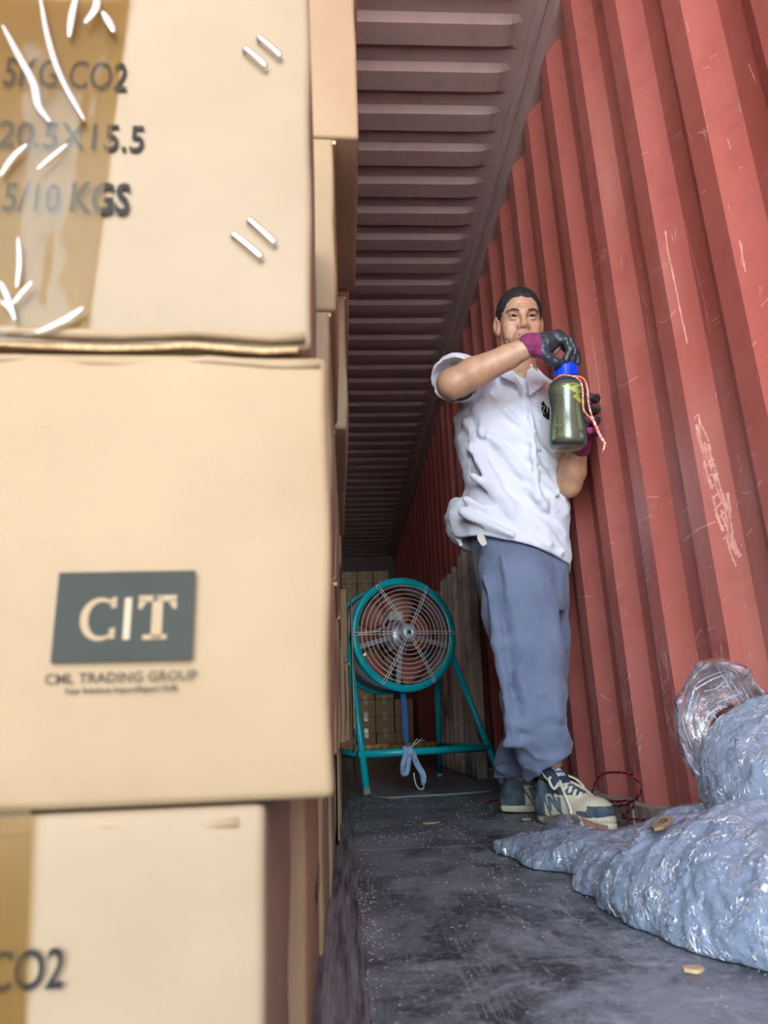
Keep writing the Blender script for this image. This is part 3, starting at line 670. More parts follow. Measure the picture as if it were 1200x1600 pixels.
# loose flap sticking out of the low row, and one hanging higher up
def slip(name, pts, mat, label, th=.004):
    b = MB(); p = [Vector(q) for q in pts]; n_ = len(p); nrm = (p[1]-p[0]).cross(p[2]-p[0]).normalized()*th
    b.add(p+[q+nrm for q in p], [tuple(range(n_))[::-1], tuple(range(n_, 2*n_))]+[(i, (i+1) % n_, n_+(i+1) % n_, n_+i) for i in range(n_)])
    return tag(b.build(name, mat, bevel=.0008), label, 'cardboard')
slip('cardboard_flap', [(-.026, 2.12, .005), (-.026, 2.12, .21), (-.0225, 1.98, .23), (-.019, 1.84, .222), (-.0185, 1.82, .02), (-.0205, 1.9, .0)], CARD, 'loose carton flap standing against the foot of the left stack')
slip('cardboard_flap', [(.030, 2.60, .24), (.030, 2.60, .66), (.030, 2.45, .70), (.030, 2.36, .66), (.030, 2.33, .27), (.030, 2.4, .24)], CARD2, 'bowed carton flap hanging out of the left stack beside the fan')

# far cartons against the end of the container
def far_stack(xr, y, W, H, cols, dep, label, group, z0=0.):
    me = None
    for c_i, rows in enumerate(cols):
        for r_ in range(rows):
            if me is None:
                e = empty('carton'); b = MB(); b.box((-W+.005, 0, .0), (-.005, dep, H-.003)); me = b.build('carton_body', CARDF, e, world=False, bevel=.003)
                tm_ = simple('glossy_clear_tape', (.55, .45, .28), .12)
                for z0_, z1_ in ((.0, H*.28), (H*.72, H-.004)):
                    b = MB(); b.box((-W/2-.022, -.0012, z0_), (-W/2+.022, -.0002, z1_)); link('packing_tape', b.mesh('packing_tape'), tm_, e, world=False)
                src = e; o_ = e
            else:
                o_ = src.copy(); C.objects.link(o_)
                for ch in src.children: k_ = ch.copy(); C.objects.link(k_); k_.parent = o_
            o_.location = (xr-c_i*W+rnd.uniform(-.004, .004), y+rnd.uniform(-.01, .01), z0+r_*H)
            tag(o_, f'dim carton {label}, {["right", "second", "third", "left"][c_i]} column, {ORD[r_]} row', 'carton', group)
pal = empty('pallet', (.24, 8.2, 0)); tag(pal, 'flat wooden pallet under the lower far cartons', 'pallet')
for k in range(4):
    b = MB(); b.box((-.36, -.28+k*.17, .045), (.50, -.28+k*.17+.12, .06)); link('board', b.mesh('board'), WOOD, pal, world=False)
for k in range(3):
    b = MB(); b.box((-.36+k*.39, -.28, .0), (-.36+k*.39+.08, .35, .045)); link('bearer', b.mesh('bearer'), WOOD, pal, world=False)
far_stack(.748, 7.92, .205, .172, [3, 7, 8, 8], .5, 'in the low stack behind the fan', 'cartons in the lower far stack', .06)
far_stack(.64, 9.4, .212, .165, [14, 14, 14], .5, 'in the tall stack at the dark end', 'cartons in the tall far stack')

# ------------------------------------------------------------------ the axial fan on its tube stand
az = math.radians(19.); E1 = Vector((math.cos(az), math.sin(az), 0)); E2 = Vector((-math.sin(az), math.cos(az), 0)); UZ = Vector((0, 0, 1))
FC = P(633, 990, 3.42); FR = .272; FL = .30
FM = Matrix(((E1.x, UZ.x, E2.x, FC.x), (E1.y, UZ.y, E2.y, FC.y), (E1.z, UZ.z, E2.z, FC.z), (0, 0, 0, 1)))   # local: x right, y up, z away
fan = tag(empty('axial_fan', (FC.x, FC.y, 0)), 'turquoise drum fan with white wire guard on a tube stand', 'fan'); bpy.context.view_layer.update()
r_ = FR
MB().lathe([(r_, 0), (r_, .018), (r_*.935, .022), (r_*.935, .028), (r_*.885, .028), (r_*.875, .006), (r_*.885, 0)], 72, FM, closed=True).build('front_rim', TEAL, fan, True)
MB().lathe([(r_*.935, .02), (r_*.935, FL), (r_*.925, FL), (r_*.925, .02)], 72, FM, closed=True).build('drum', TEALD, fan, True)
MB().lathe([(r_*.985, FL-.02), (r_*.985, FL), (r_*.88, FL), (r_*.88, FL-.008), (r_*.93, FL-.02)], 72, FM, closed=True).build('rear_rim', TEAL, fan, True)
MB().lathe([(r_*.922, .03), (r_*.922, FL-.01), (r_*.918, FL-.01), (r_*.918, .03)], 72, FM, closed=True).build('drum_lining', simple('drum_lining_paint', (.42, .38, .37), .5, .2, (.3, .16, .13), 5), fan, True)
def fp(r, a, z): return FM @ Vector((r*math.cos(a), r*math.sin(a), z))
gd = empty('guard', FC); gd.parent = fan; gd.matrix_parent_inverse = Matrix.Translation((-FC.x, -FC.y, 0)); bpy.context.view_layer.update()
def dome(q): return -.012-.028*(1-min(1, q/.95)**2)
for k in range(10):
    q = .845-.078*k
    MB().tube([fp(q*r_, 2*math.pi*i/72, dome(q)) for i in range(72)], .0016, 6, closed=True).build('guard_ring', WIRE, gd, True)
for k in range(6):
    a = k*math.pi/3+math.radians(1.5); t = Vector((-math.sin(a), math.cos(a), 0)); pts = []
    for sd_ in (1, -1):
        L = [(q, sd_*.0055) for q in (.10, .3, .5, .7, .88)]
        pts += L if sd_ > 0 else L[::-1]
        if sd_ > 0: pts += [(.965, .0075), (.99, .0), (.965, -.0075)]
    MB().tube([FM @ (Vector((q*r_*math.cos(a), q*r_*math.sin(a), dome(q)-.003 if q < .9 else -.004))+t*off) for q, off in pts], .0019, 6).build('guard_spoke', WIRE, gd, True)
    bb = MB(); bb.sphere(fp(.965*r_, a, -.004), .006, 5); bb.build('bolt', ALU, gd, True)
MB().lathe([(.0, -.052), (.009, -.052), (.011, -.056), (.024, -.056), (.034, -.050), (.036, -.040), (.030, -.036), (.0, -.036)], 32, FM).build('hub_disc', simple('pale_hub_metal', (.62, .74, .80), .35, .3), gd, True)
bb = MB(); bb.lathe([(.0, -.0565), (.006, -.0565), (.009, -.054)], 16, FM); bb.build('hub_bolt', BLACK, gd, True)
# motor inside
mo = empty('motor', FC); mo.parent = fan; mo.matrix_parent_inverse = Matrix.Translation((-FC.x, -FC.y, 0)); bpy.context.view_layer.update()
MB().lathe([(.0, .03), (.03, .03), (.045, .036), (.064, .05), (.068, .06), (.068, .066), (.0, .066)], 32, FM).build('end_bell', ALU, mo, True)
prof = [(.0, .066)]
MB().lathe([(.0, .066), (.070, .066), (.074, .07), (.074, .19), (.066, .20), (.0, .20)], 32, FM).build('motor_body', MOTOR, mo, True)
for k in range(14):
    a = math.radians(110+k*14); c_ = Matrix.Rotation(a, 4, 'Z'); bb = MB(); bb.box((.070, -.0022, .075), (.090, .0022, .185), M=FM @ c_); bb.build('cooling_fin', ALU if k % 2 else BLACK, mo)
bb = MB(); bb.box((-.052, .072, .06), (.020, .118, .15), M=FM); bb.build('terminal_box', BOXG, mo, bevel=.006)
MB().tube(crom([FM @ Vector(p) for p in ((-.05, .085, .08), (-.085, .06, .06), (-.10, .03, .05), (-.15, .012, .05), (-.22, .002, .06), (-.252, 0, .07))]), .005, 8).build('motor_lead', simple('pale_cable', (.62, .45, .40), .5), mo, True)
for a in (math.radians(195), math.radians(-12), math.radians(262)):   # three flat struts carrying the motor
    M_ = FM @ Matrix.Rotation(a, 4, 'Z'); bb = MB(); bb.box((.055, -.012, .035), (r_*.92, .012, .040), M=M_); bb.build('motor_strut', ALU, mo)
# blades: six broad twisted blades behind the motor
bl = empty('impeller', FC); bl.parent = fan; bl.matrix_parent_inverse = Matrix.Translation((-FC.x, -FC.y, 0)); bpy.context.view_layer.update()
MB().lathe([(.0, .205), (.07, .205), (.078, .212), (.078, .265), (.0, .265)], 32, FM).build('impeller_hub', BLADE, bl, True)
for k in range(6):
    v = []; f = []; n1, n2 = 6, 8
    for i in range(n1+1):
        r = .07+(r_*.90-.07)*i/n1; span_ = math.radians(52-6*i/n1)
        for j in range(n2+1):
            u = j/n2-.5; a = k*math.pi/3+u*span_+.25*i/n1; v.append(fp(r, a, .235+u*(.075-.03*i/n1)*1.0-.012*math.cos(u*math.pi)))
    for i in range(n1):
        for j in range(n2): q = i*(n2+1)+j; f.append((q, q+1, q+n2+2, q+n2+1))
    bb = MB(); bb.add(v, f); o_ = bb.build('blade', BLADE, bl, True); md = o_.modifiers.new('s', 'SOLIDIFY'); md.thickness = .003; md.offset = 0
# stand
lf, rf, rr = G(574, 1243), G(786, 1226), G(687, 1213); lr = lf+(rr-rf)
ap_l = FM @ Vector((-r_*.965, -.015, .085)); ap_r = FM @ Vector((r_*.965, -.03, .085)); ap_l2 = FM @ Vector((-r_*.965, 0, .2)); ap_r2 = FM @ Vector((r_*.965, 0, .2))
def leg(a, b_, name='leg'):
    o_ = MB().tube([a+Vector((0, 0, .002)), a+(b_-a)*.5, b_], .0155, 14).build(name, TEAL, fan, True)
    MB().tube([a, a+(b_-a).normalized()*.03], .0175, 14).build('foot_sleeve', simple('scuffed_pipe_end', (.25, .30, .30), .6), o_, True); return o_
leg(lf, ap_l); leg(rf, ap_r); leg(rr, ap_r2); leg(lr, ap_l2)
for a, s_ in ((ap_l, -1), (ap_r, 1)):
    bb = MB(); bb.tube([FM @ Vector((s_*r_*.92, -.01, .085)), FM @ Vector((s_*r_*1.02, -.01, .085))], .014, 12); bb.build('pivot_bolt', TEAL, fan, True)
def onleg(a, b_, z): return a+(b_-a)*(z/b_.z)
zb = .165
MB().tube([onleg(lf, ap_l, zb)-E1*.02, onleg(rf, ap_r, zb)+E1*.02], .0165, 14).build('front_crossbar', TEAL, fan, True)
MB().tube([onleg(lr, ap_l2, zb+.012)-E1*.02, onleg(rr, ap_r2, zb+.012)+E1*.01], .0165, 14).build('rear_crossbar', YEL, fan, True)
MB().tube([onleg(lf, ap_l, zb+.003), onleg(lr, ap_l2, zb+.003)], .0155, 12).build('side_crossbar', TEAL, fan, True)
MB().tube([onleg(rf, ap_r, zb+.003), onleg(rr, ap_r2, zb+.003)], .0155, 12).build('side_crossbar', TEAL, fan, True)
# webbing strap from the drum to the front bar, with its knot and tails
m0 = onleg(lf, ap_l, zb); m1 = onleg(rf, ap_r, zb); mid = m0+(m1-m0)*.335+UZ*.0; t0 = FM @ Vector((.0, -r_*.97, .06))
tw = MB(); pts = crom([t0, t0+(mid-t0)*.3+E1*.003, t0+(mid-t0)*.7, mid+UZ*.035], 5); tw.ribbon(pts, [.030, .030]+[.026]*(len(pts)-4)+[.02, .016], -E2, .004); tw.build('strap', BLUES, fan)
kn = MB()
for q in range(4): kn.tube([mid+E1*(-.014+.010*q)+Vector((0, 0, .021*math.cos(a)))-E2*.021*math.sin(a) for a in [i*math.pi/6 for i in range(12)]], .0065, 8, closed=True)
tag(kn.build('strap_knot', BLUEC, fan, True), kind='stuff')
MB().tube(crom([mid-UZ*.01-E2*.02-E1*.015, mid-E1*.03-UZ*.05-E2*.02, mid-E1*.022-UZ*.09, mid-E1*.005-UZ*.08-E2*.01, mid-UZ*.02-E2*.02], 6), .012, 8).build('strap_loop', BLUEC, fan, True)
MB().ribbon(crom([mid+E1*.02-E2*.02, mid+E1*.045-UZ*.05, mid+E1*.065-UZ*.10-E2*.02, mid+E1*.066-UZ*.142-E2*.015], 6), [.02, .02, .024, .024, .026, .026, .026, .026, .026, .026, .026, .026, .026, .026, .024, .024, .02, .015, .01], -E2, .008).build('strap_tail', BLUEC, fan)
MB().tube(crom([mid+E1*.03-UZ*.09, mid+E1*.035-UZ*.13, mid+E1*.052-UZ*.158, mid+E1*.075-UZ*.155, mid+E1*.07-UZ*.12], 6), .003, 6).build('strap_tail', WHT, fan, True)
for q in range(5):
    MB().tube([mid+E1*.02+UZ*.015, mid+E1*(.035+.006*q)+UZ*(.04+.006*(q % 3))-E2*.01, mid+E1*(.045+.012*q)+UZ*(.045+.01*(q % 2))], .0011, 5).build('frayed_thread', WHT, fan)
# its power cord drops behind the near leg and curls over the floor
cp = [FM @ Vector((-r_*.99, -.02, .12)), P(555, 1090, 3.35), P(553, 1170, 3.30), G(556, 1215, .004)+Vector((0, 0, 0)), G(570, 1238, .004), G(600, 1246, .004), G(650, 1244, .004), G(720, 1240, .004), G(768, 1236, .004)]
pc = MB().tube(crom(cp, 8), .0042, 8).build('power_cord', simple('dusty_grey_cable', (.22, .24, .24), .5), fan, True)

# ------------------------------------------------------------------ corrugated sheet leaning on the wall beyond the fan
v = []; f = []
yA, yB = 5.45, 3.86; n_ = 150; NZ = 10; hS = 1.235; pt_ = .2
for i in range(n_+1):
    y = yA+(yB-yA)*i/n_; ph = ((yA-y)/pt_) % 1; d = .028*math.cos(2*math.pi*ph)+.012*math.cos(4*math.pi*ph+.4)+.0025*math.sin(i*1.1)
    for k in range(NZ+1):
        t = k/NZ; z = .002+(hS+.006*math.cos(2*math.pi*ph)+.004*math.sin(i*.21)+.03*((i//19) % 4 == 2))*t
        xb = .722; xt = WX-.040; v.append((xb+(xt-xb)*t-d, y, z))
for i in range(n_):
    for k in range(NZ): q = i*(NZ+1)+k; f.append((q, q+1, q+NZ+2, q+NZ+1))
bb = MB(); bb.add(v, f); so = bb.build('corrugated_sheet', m.m if False else SHEET, None, True); md = so.modifiers.new('s', 'SOLIDIFY'); md.thickness = .0015; md.offset = 0
tag(so, 'weathered grey corrugated sheet stood on edge against the right wall behind the fan', 'sheet')

# ------------------------------------------------------------------ crumpled stretch film heaped on the floor
film_root = []
def heap(name, prims, lo, hi, mat, label, seed, amp=1., vox=.0044):
    F = Field(lo, hi, vox)
    for c_, rad, M_ in prims: F.ell(c_, rad, .03, M=M_)
    X, Y, Z = F.grid(); X, Y, Z = [np.broadcast_to(a, F.n) for a in (X, Y, Z)]
    msk = np.abs(F.d) < .05; x, y, z = X[msk]+seed, Y[msk], Z[msk]
    wx = x+.03*vnoise(x, y, z, 9.); wy = y+.03*vnoise(y, z, x, 9.)
    a = x*.78+y*.35
    u_ = wx*.8+wy*.6; v_ = -wx*.6+wy*.8; n = .009*(1-2*np.abs(vnoise(u_*.8, v_*.9, z, 8.)))+.004*(1-2*np.abs(vnoise(u_*.4, v_*1.3, z*1.2, 18.)))+.003*(1-2*np.abs(vnoise(u_*1.3, v_*.3, z*.8, 45.)))+.0028*(1-2*np.abs(vnoise(u_*.4, v_*1.3, z, 80.)))+.0016*(1-2*np.abs(vnoise(u_, v_*.5, z, 140.)))
    d = F.d; d[msk] -= (n*amp).astype('f4'); d[:] = np.maximum(d, -(np.broadcast_to(Z, F.n)-.002))
    F.d = d; return tag(link(name, F.mesh(name), mat), label, 'plastic film')
def E_(x, y, D, rad, rot=0, tilt=0):
    c_ = P(x, y, D); return (tuple(c_), rad, (Matrix.Rotation(rot, 3, 'Z') @ Matrix.Rotation(tilt, 3, 'Y')).transposed().transposed() if rot or tilt else None)
low = [E_(818, 1338, 1.66, (.035, .05, .016), .8), E_(845, 1338, 1.62, (.055, .09, .026), .5), E_(895, 1346, 1.52, (.09, .11, .040), .4), E_(975, 1352, 1.42, (.10, .14, .045), .3), E_(1060, 1345, 1.45, (.10, .15, .06), .2), E_(1030, 1400, 1.22, (.095, .15, .065), .4),
       E_(1100, 1410, 1.10, (.12, .16, .085), .3), E_(1150, 1365, 1.25, (.13, .19, .095), .2), E_(1165, 1440, .98, (.10, .15, .068), .3), E_(1240, 1420, 1.0, (.16, .23, .12), .1), E_(1100, 1305, 1.60, (.05, .12, .055), 0)]
heap0 = heap('plastic_wrap', low, (.30, .70, -.01), (.78, 2.02, .42), FILM, 'crumpled sky-tinted stretch film spread over the floor in front of the shoes', 0.)
hi_ = [E_(1168, 1200, 1.25, (.070, .11, .080), 0), E_(1160, 1235, 1.24, (.055, .10, .065), 0), E_(1225, 1250, 1.15, (.095, .13, .10), 0), E_(1212, 1185, 1.28, (.080, .13, .065), 0), E_(1260, 1190, 1.2, (.10, .15, .10), 0), E_(1200, 1290, 1.12, (.035, .08, .035), .2)]
heap('plastic_wrap', hi_, (.52, .85, .05), (.775, 1.60, .52), FILM, 'bulging bundle of sky-tinted film piled on top, against the red wall', 5.)
# clear bag mouth standing up out of the bundle: a thin crinkled hoop
def sheet_grid(name, rows, mat, parent=None, wr=.006, sub=6, seed=0., fine=1.):
    """thin film surface through rows of points, crinkled"""
    rr_ = [crom(r, sub) for r in rows]; n2 = len(rr_[0]); cols = [crom([r[j] for r in rr_], sub) for j in range(n2)]; n1 = len(cols[0]); v = []
    arr = np.array([[tuple(cols[j][i]) for j in range(n2)] for i in range(n1)], float)
    gi, gj = np.gradient(arr, axis=0), np.gradient(arr, axis=1); N = np.cross(gi, gj); N /= (np.linalg.norm(N, axis=2, keepdims=True)+1e-9)
    X, Y, Z = arr[..., 0]+seed, arr[..., 1], arr[..., 2]
    k = wr*(1-2*np.abs(vnoise(X, Y*.4, Z, 22.*fine)))+wr*.5*(1-2*np.abs(vnoise(X*1.4, Y, Z*.6, 55.*fine)))
    arr += N*k[..., None]; v = [tuple(p) for p in arr.reshape(-1, 3)]
    f = [(i*n2+j, i*n2+j+1, (i+1)*n2+j+1, (i+1)*n2+j) for i in range(n1-1) for j in range(n2-1)]
    bb = MB(); bb.add(v, f); return bb.build(name, mat, parent, True)
rim = [(1090, 1212), (1066, 1165), (1056, 1112), (1076, 1062), (1112, 1031), (1158, 1042), (1180, 1068), (1200, 1090), (1222, 1130)]
rows = []
for t, D_, sh in ((0, 1.30, 0), (.25, 1.26, .03), (.5, 1.30, .08), (.8, 1.36, .22), (1., 1.33, .5)):
    rows.append([P(x+(1160-x)*sh, y+(1180-y)*sh, D_+.0*t) for x, y in rim])
bag = sheet_grid('clear_plastic_bag', rows, FILM2, None, .007, 7, 2.); tag(bag, 'clear plastic bag mouth standing open against the red wall above the film bundle', 'plastic bag')
rb = MB()
rb.tube([p+Vector((rnd.uniform(-.001, .001), 0, rnd.uniform(-.001, .001))) for p in crom([P(x, y, 1.302) for x, y in rim], 7)], .0022, 6); rb.build('rolled_edge', film_mat('rolled_film_edge', .55, (.75, .80, .98), 2., .5), bag, True)
for i, ln_ in enumerate([[(1117, 1036), (1140, 1075), (1163, 1110)], [(1124, 1034), (1150, 1076), (1170, 1108)], [(1140, 1040), (1160, 1075), (1180, 1105)], [(1088, 1068), (1110, 1056), (1132, 1048)], [(1085, 1078), (1112, 1062), (1135, 1054)], [(1072, 1130), (1078, 1100), (1086, 1072)], [(1078, 1140), (1083, 1110), (1092, 1084)], [(1095, 1095), (1110, 1112), (1122, 1126)], [(1120, 1098), (1140, 1090), (1160, 1082)], [(1150, 1046), (1172, 1080), (1188, 1110)], [(1066, 1120), (1070, 1140), (1082, 1170)], [(1084, 1120), (1094, 1140), (1098, 1160)], [(1100, 1080), (1118, 1076), (1130, 1066)], [(1108, 1118), (1118, 1108), (1136, 1104)]]):
    rb = MB(); rb.ribbon(crom([P(x, y, 1.285+.006*(i % 3)) for x, y in ln_], 5), .0012+.0008*(i % 3), Vector((0, -1, .3)), .0006); rb.build('film_fold', FILM, bag)
# thin skirts of film: over the shoe toe, at the left tip and over the front
s1 = sheet_grid('film_skirt', [[P(850, 1278, 1.90), P(872, 1272, 1.86), P(900, 1276, 1.82), P(925, 1284, 1.80), P(946, 1294, 1.80)], [P(848, 1296, 1.84), P(872, 1294, 1.81), P(902, 1298, 1.78), P(930, 1302, 1.77), P(955, 1306, 1.77)], [P(845, 1318, 1.76), P(870, 1318, 1.74), P(905, 1320, 1.72), P(940, 1322, 1.72), P(970, 1322, 1.72)]], FILM2, heap0, .006, 6, 4.)
s1['label'] = 'thin clear film lying over the toe of the front sneaker'

# ------------------------------------------------------------------ the man
man = tag(empty('person', (.60, 2.18, 0)), 'man in white polo shirt, slate trousers and sneakers, twisting the cap of a bottle', 'person'); bpy.context.view_layer.update()
fa = math.radians(11.); cdh = Vector((-.287, -.958, 0)); cdh = Matrix.Rotation(fa, 3, 'Z') @ cdh; hp = math.radians(17.)
HF = Vector((cdh.x*math.cos(hp), cdh.y*math.cos(hp), -math.sin(hp))).normalized(); HU = (UZ-HF*UZ.dot(HF)).normalized(); HX = HU.cross(HF)
_rl = Matrix.Rotation(math.radians(-3.), 3, HF); HU = _rl @ HU; HX = _rl @ HX
HS = .96
HO = P(817, 493, 2.02)-HF*.080*HS
def hl(x, y, z): return HO+(HX*x+HF*y+HU*z)*HS
HM = np.array([[HX.x, HF.x, HU.x], [HX.y, HF.y, HU.y], [HX.z, HF.z, HU.z]])
def to_head(c): return ((c-np.array(HO))@HM)/HS
B_ = Field((.20, 1.70, .04), (.80, 2.52, 1.75), .0031)
def he(c, r, k=.01, op='u', M=HM): B_.ell(hl(*c), [q*HS for q in r], k, op, M)
def hc(a, b_, ra, rb, k=.008, op='u'): B_.cone(hl(*a), hl(*b_), ra*HS, rb*HS, k, op)
he((0, -.014, .030), (.073, .094, .086)); he((0, .014, -.012), (.064, .074, .098), .02); he((0, .020, -.075), (.047, .056, .046), .025); he((0, .062, -.103), (.024, .020, .018), .02)
for s_ in (-1, 1):
    he((s_*.046, .052, -.026), (.021, .022, .017), .018); he((s_*.053, .0, -.062), (.014, .030, .034), .02)
    he((s_*.043, .055, -.060), (.018, .02, .024), .02)
hc((-.042, .070, .021), (-.012, .083, .017), .009, .011, .012); hc((.042, .070, .021), (.012, .083, .017), .009, .011, .012)
for s_ in (-1, 1): he((s_*.031, .088, -.002), (.017, .014, .0115), .010, 's'); he((s_*.031, .069, -.001), (.0165, .0135, .0125), .004)
for s_ in (-1, 1): he((s_*.031, .0815, -.012), (.015, .006, .004), .004)      # pouch under the eye
hc((0, .084, .012), (0, .104, -.030), .0085, .0115, .010); he((0, .107, -.036), (.0135, .0125, .011), .006)
for s_ in (-1, 1): he((s_*.0145, .097, -.039), (.0095, .011, .0085), .005); he((s_*.007, .104, -.0475), (.0042, .006, .0045), .002, 's')
he((0, .078, -.066), (.032, .020, .024), .015)
hc((-.019, .092, -.0655), (0, .0975, -.0635), .0035, .005, .004); hc((.019, .092, -.0655), (0, .0975, -.0635), .0035, .005, .004)
hc((-.017, .090, -.075), (0, .0955, -.0765), .004, .0065, .004); hc((.017, .090, -.075), (0, .0955, -.0765), .004, .0065, .004)
hc((-.022, .093, -.070), (.022, .093, -.070), .0016, .0016, .002, 's')
for s_ in (-1, 1):
    hc((s_*.021, .089, -.043), (s_*.035, .079, -.068), .0030, .0026, .006, 's'); hc((s_*.050, .060, -.045), (s_*.047, .058, -.080), .002, .002, .012, 's')   # nasolabial folds
    Me = Matrix(((HX.x, HF.x, HU.x), (HX.y, HF.y, HU.y), (HX.z, HF.z, HU.z))) @ Matrix.Rotation(s_*.45, 3, 'Z') @ Matrix.Rotation(.12, 3, 'X')
    Mn = np.array([list(r) for r in Me])
    B_.ell(hl(s_*.078, -.012, -.014), (.0085, .019, .033), .004, 'u', Mn); B_.ell(hl(s_*.084, -.006, -.010), (.006, .010, .018), .003, 's', Mn)
    he((s_*.073, -.004, -.036), (.008, .010, .012), .005)
for z_ in (.045, .056): hc((-.028, .079, z_), (.028, .079, z_), .0018, .0018, .004, 's')
hc((-.005, .085, .02), (-.004, .082, .036), .0010, .0010, .003, 's'); hc((.005, .085, .02), (.004, .082, .036), .0010, .0010, .003, 's')
# neck, trunk, limbs
nb = P(812, 600, 2.13); nt_ = hl(0, -.028, -.075)
B_.cone(nt_, nb, .056*HS, .062, .03); B_.cone(hl(0, .01, -.09), P(815, 592, 2.07), .028, .035, .03)
shR, shL = P(744, 598, 2.10), P(853, 622, 2.17)
B_.cone(nb, shR, .055, .052, .03); B_.cone(nb, shL, .055, .05, .03)
B_.tubez([(P(812, y, D).x, D, P(812, y, D).z, a, b_) for y, D, a, b_ in ((612, 2.14, .12, .085), (650, 2.14, .135, .10), (720, 2.15, .135, .105), (780, 2.16, .13, .105), (850, 2.17, .135, .105), (900, 2.17, .13, .10))], .03)
elR, wrR = P(706, 600, 1.87), P(829, 541, 1.80)
B_.chain([(shR, .050), (elR, .041)], .02); B_.cone(elR, elR+(wrR-elR)*.28, .044, .047, .015); B_.cone(elR+(wrR-elR)*.28, elR+(wrR-elR)*.7, .047, .036, .01); B_.cone(elR+(wrR-elR)*.7, wrR, .036, .0285, .01)
hdR = P(862, 541, 1.81); B_.cone(wrR, hdR, .026, .026, .01)
elL, wrL = P(888, 757, 2.05), P(905, 697, 1.965)
B_.chain([(shL, .048), (elL, .040), (elL+(wrL-elL)*.35, .042), (wrL, .027)], .012); B_.cone(wrL, P(912, 660, 1.94), .024, .024, .01)
kR, aR = P(828, 1020, 2.05), P(858, 1190, 2.09); kL, aL = P(846, 1010, 2.29), P(804, 1222, 2.40)
B_.chain([(P(806, 900, 2.12), .085), (kR, .058), (kR+(aR-kR)*.35, .055), (aR, .036)], .02); B_.chain([(P(838, 900, 2.24), .085), (kL, .058), (kL+(aL-kL)*.35, .055), (aL, .036)], .02)
me = B_.mesh('body')
def skin_col(c):
    l = to_head(c.astype(float)); x, y, z = l[:, 0], l[:, 1], l[:, 2]; n = len(c)
    base = np.tile(np.array([.60, .35, .225]), (n, 1))
    arm = (c[:, 2] < HO.z-.16)
    base[arm] = (.60, .36, .225)
    def blend(w_, colr): base[:] = base*(1-w_[:, None])+np.array(colr)*w_[:, None]
    g_ = lambda cx, cy, cz, r: np.exp(-(((x-cx)**2+(y-cy)**2+(z-cz)**2)/r**2))
    for s_ in (-1, 1): blend(.45*g_(s_*.045, .065, -.03, .022), (.58, .24, .15)); blend(.55*g_(s_*.031, .082, .004, .016), (.36, .17, .10)); blend(.5*g_(s_*.08, -.005, -.01, .03), (.60, .26, .18))
    blend(.5*g_(0, .11, -.036, .016), (.58, .25, .17))
    lip = np.exp(-((z+.0695)/.0085)**2-(x/.021)**2)*(y > .08); blend(.75*lip, (.42, .17, .13))
    mus = np.exp(-((z+.056)/.006)**2-(x/.026)**2)*(y > .075)*(.55+.45*np.sin(x*900)*np.sin(z*1100)); blend(.5*np.clip(mus, 0, 1), (.10, .07, .06))
    beard = np.exp(-((z+.095)/.022)**2)*(y > .03)*(np.abs(x) < .05)*.22; blend(beard, (.14, .10, .09))
    wr = np.clip((c[:, 0]-(wrR.x-.10))/.10, 0, 1)*arm*(c[:, 1] < 1.9); blend(.35*wr, (.68, .46, .32))
    return base
vert_color(me, skin_col); body = link('body', me, SKIN, man)
bpy.context.view_layer.update(); BB = bvh_of(body)
def on(bv, p, d): h = bv.ray_cast(p, d); return (h[0], h[1]) if h[0] is not None else (None, None)
def head_hit(x, z, off=0.):
    q, n_1 = on(BB, hl(x, .2, z), -HF); return q+HF*off
# eyes, brows, lids
for s_ in (-1, 1):
    cx = s_*.031; b = MB(); N1, N2 = 14, 8; v = []; fcs = []; mi = []
    for i in range(N1+1):
        u = -1+2*i/N1; top = .0036*(1-u*u)**.75; bot = -.0034*(1-u*u)**.8; sl = .0012*u*s_
        for j in range(N2+1):
            t = bot+(top-bot)*j/N2; x = cx+u*.0125; z = -.0005+t+sl
            v.append(hl(x, 0, z)*0+head_hit(x, z, .0009+.0012*(1-u*u)))
    for i in range(N1):
        for j in range(N2):
            um = -1+2*(i+.5)/N1; q = i*(N2+1)+j; fcs.append((q, q+1, q+N2+2, q+N2+1)); mi.append(1 if abs(um*.0125+.0006) < .0074 else 0)
    b.add(v, fcs); b.m = mi; b.build('eye', [EYEW, IRIS], body, True)
    MB().tube([head_hit(cx+u*.0145, -.0001+.0038*(max(0, 1-u*u))**.6+.0012*u*s_, .0010) for u in [i/8-1 for i in range(17)]], .0014, 6).build('eyelid', LIDM, body, True)
    MB().tube([head_hit(cx+u*.0135, -.0010-.0034*(max(0, 1-u*u))**.6+.0012*u*s_, .0004) for u in [i/8-1 for i in range(17)]], .0007, 6).build('eyelid', LIDM, body, True)
    MB().tube([head_hit(cx+u*.020+s_*.003, .0185+.0025*(1-u*u)+(.0045*u*s_ if u*s_ < 0 else -.003*u*s_), .0002) for u in [i/6-1 for i in range(13)]], [.0016, .0024, .0031, .0036, .0039, .0040, .0039, .0037, .0033, .0029, .0024, .0019, .0012][::(1 if s_ > 0 else -1)], 6).build('eyebrow', BROW, body, True)
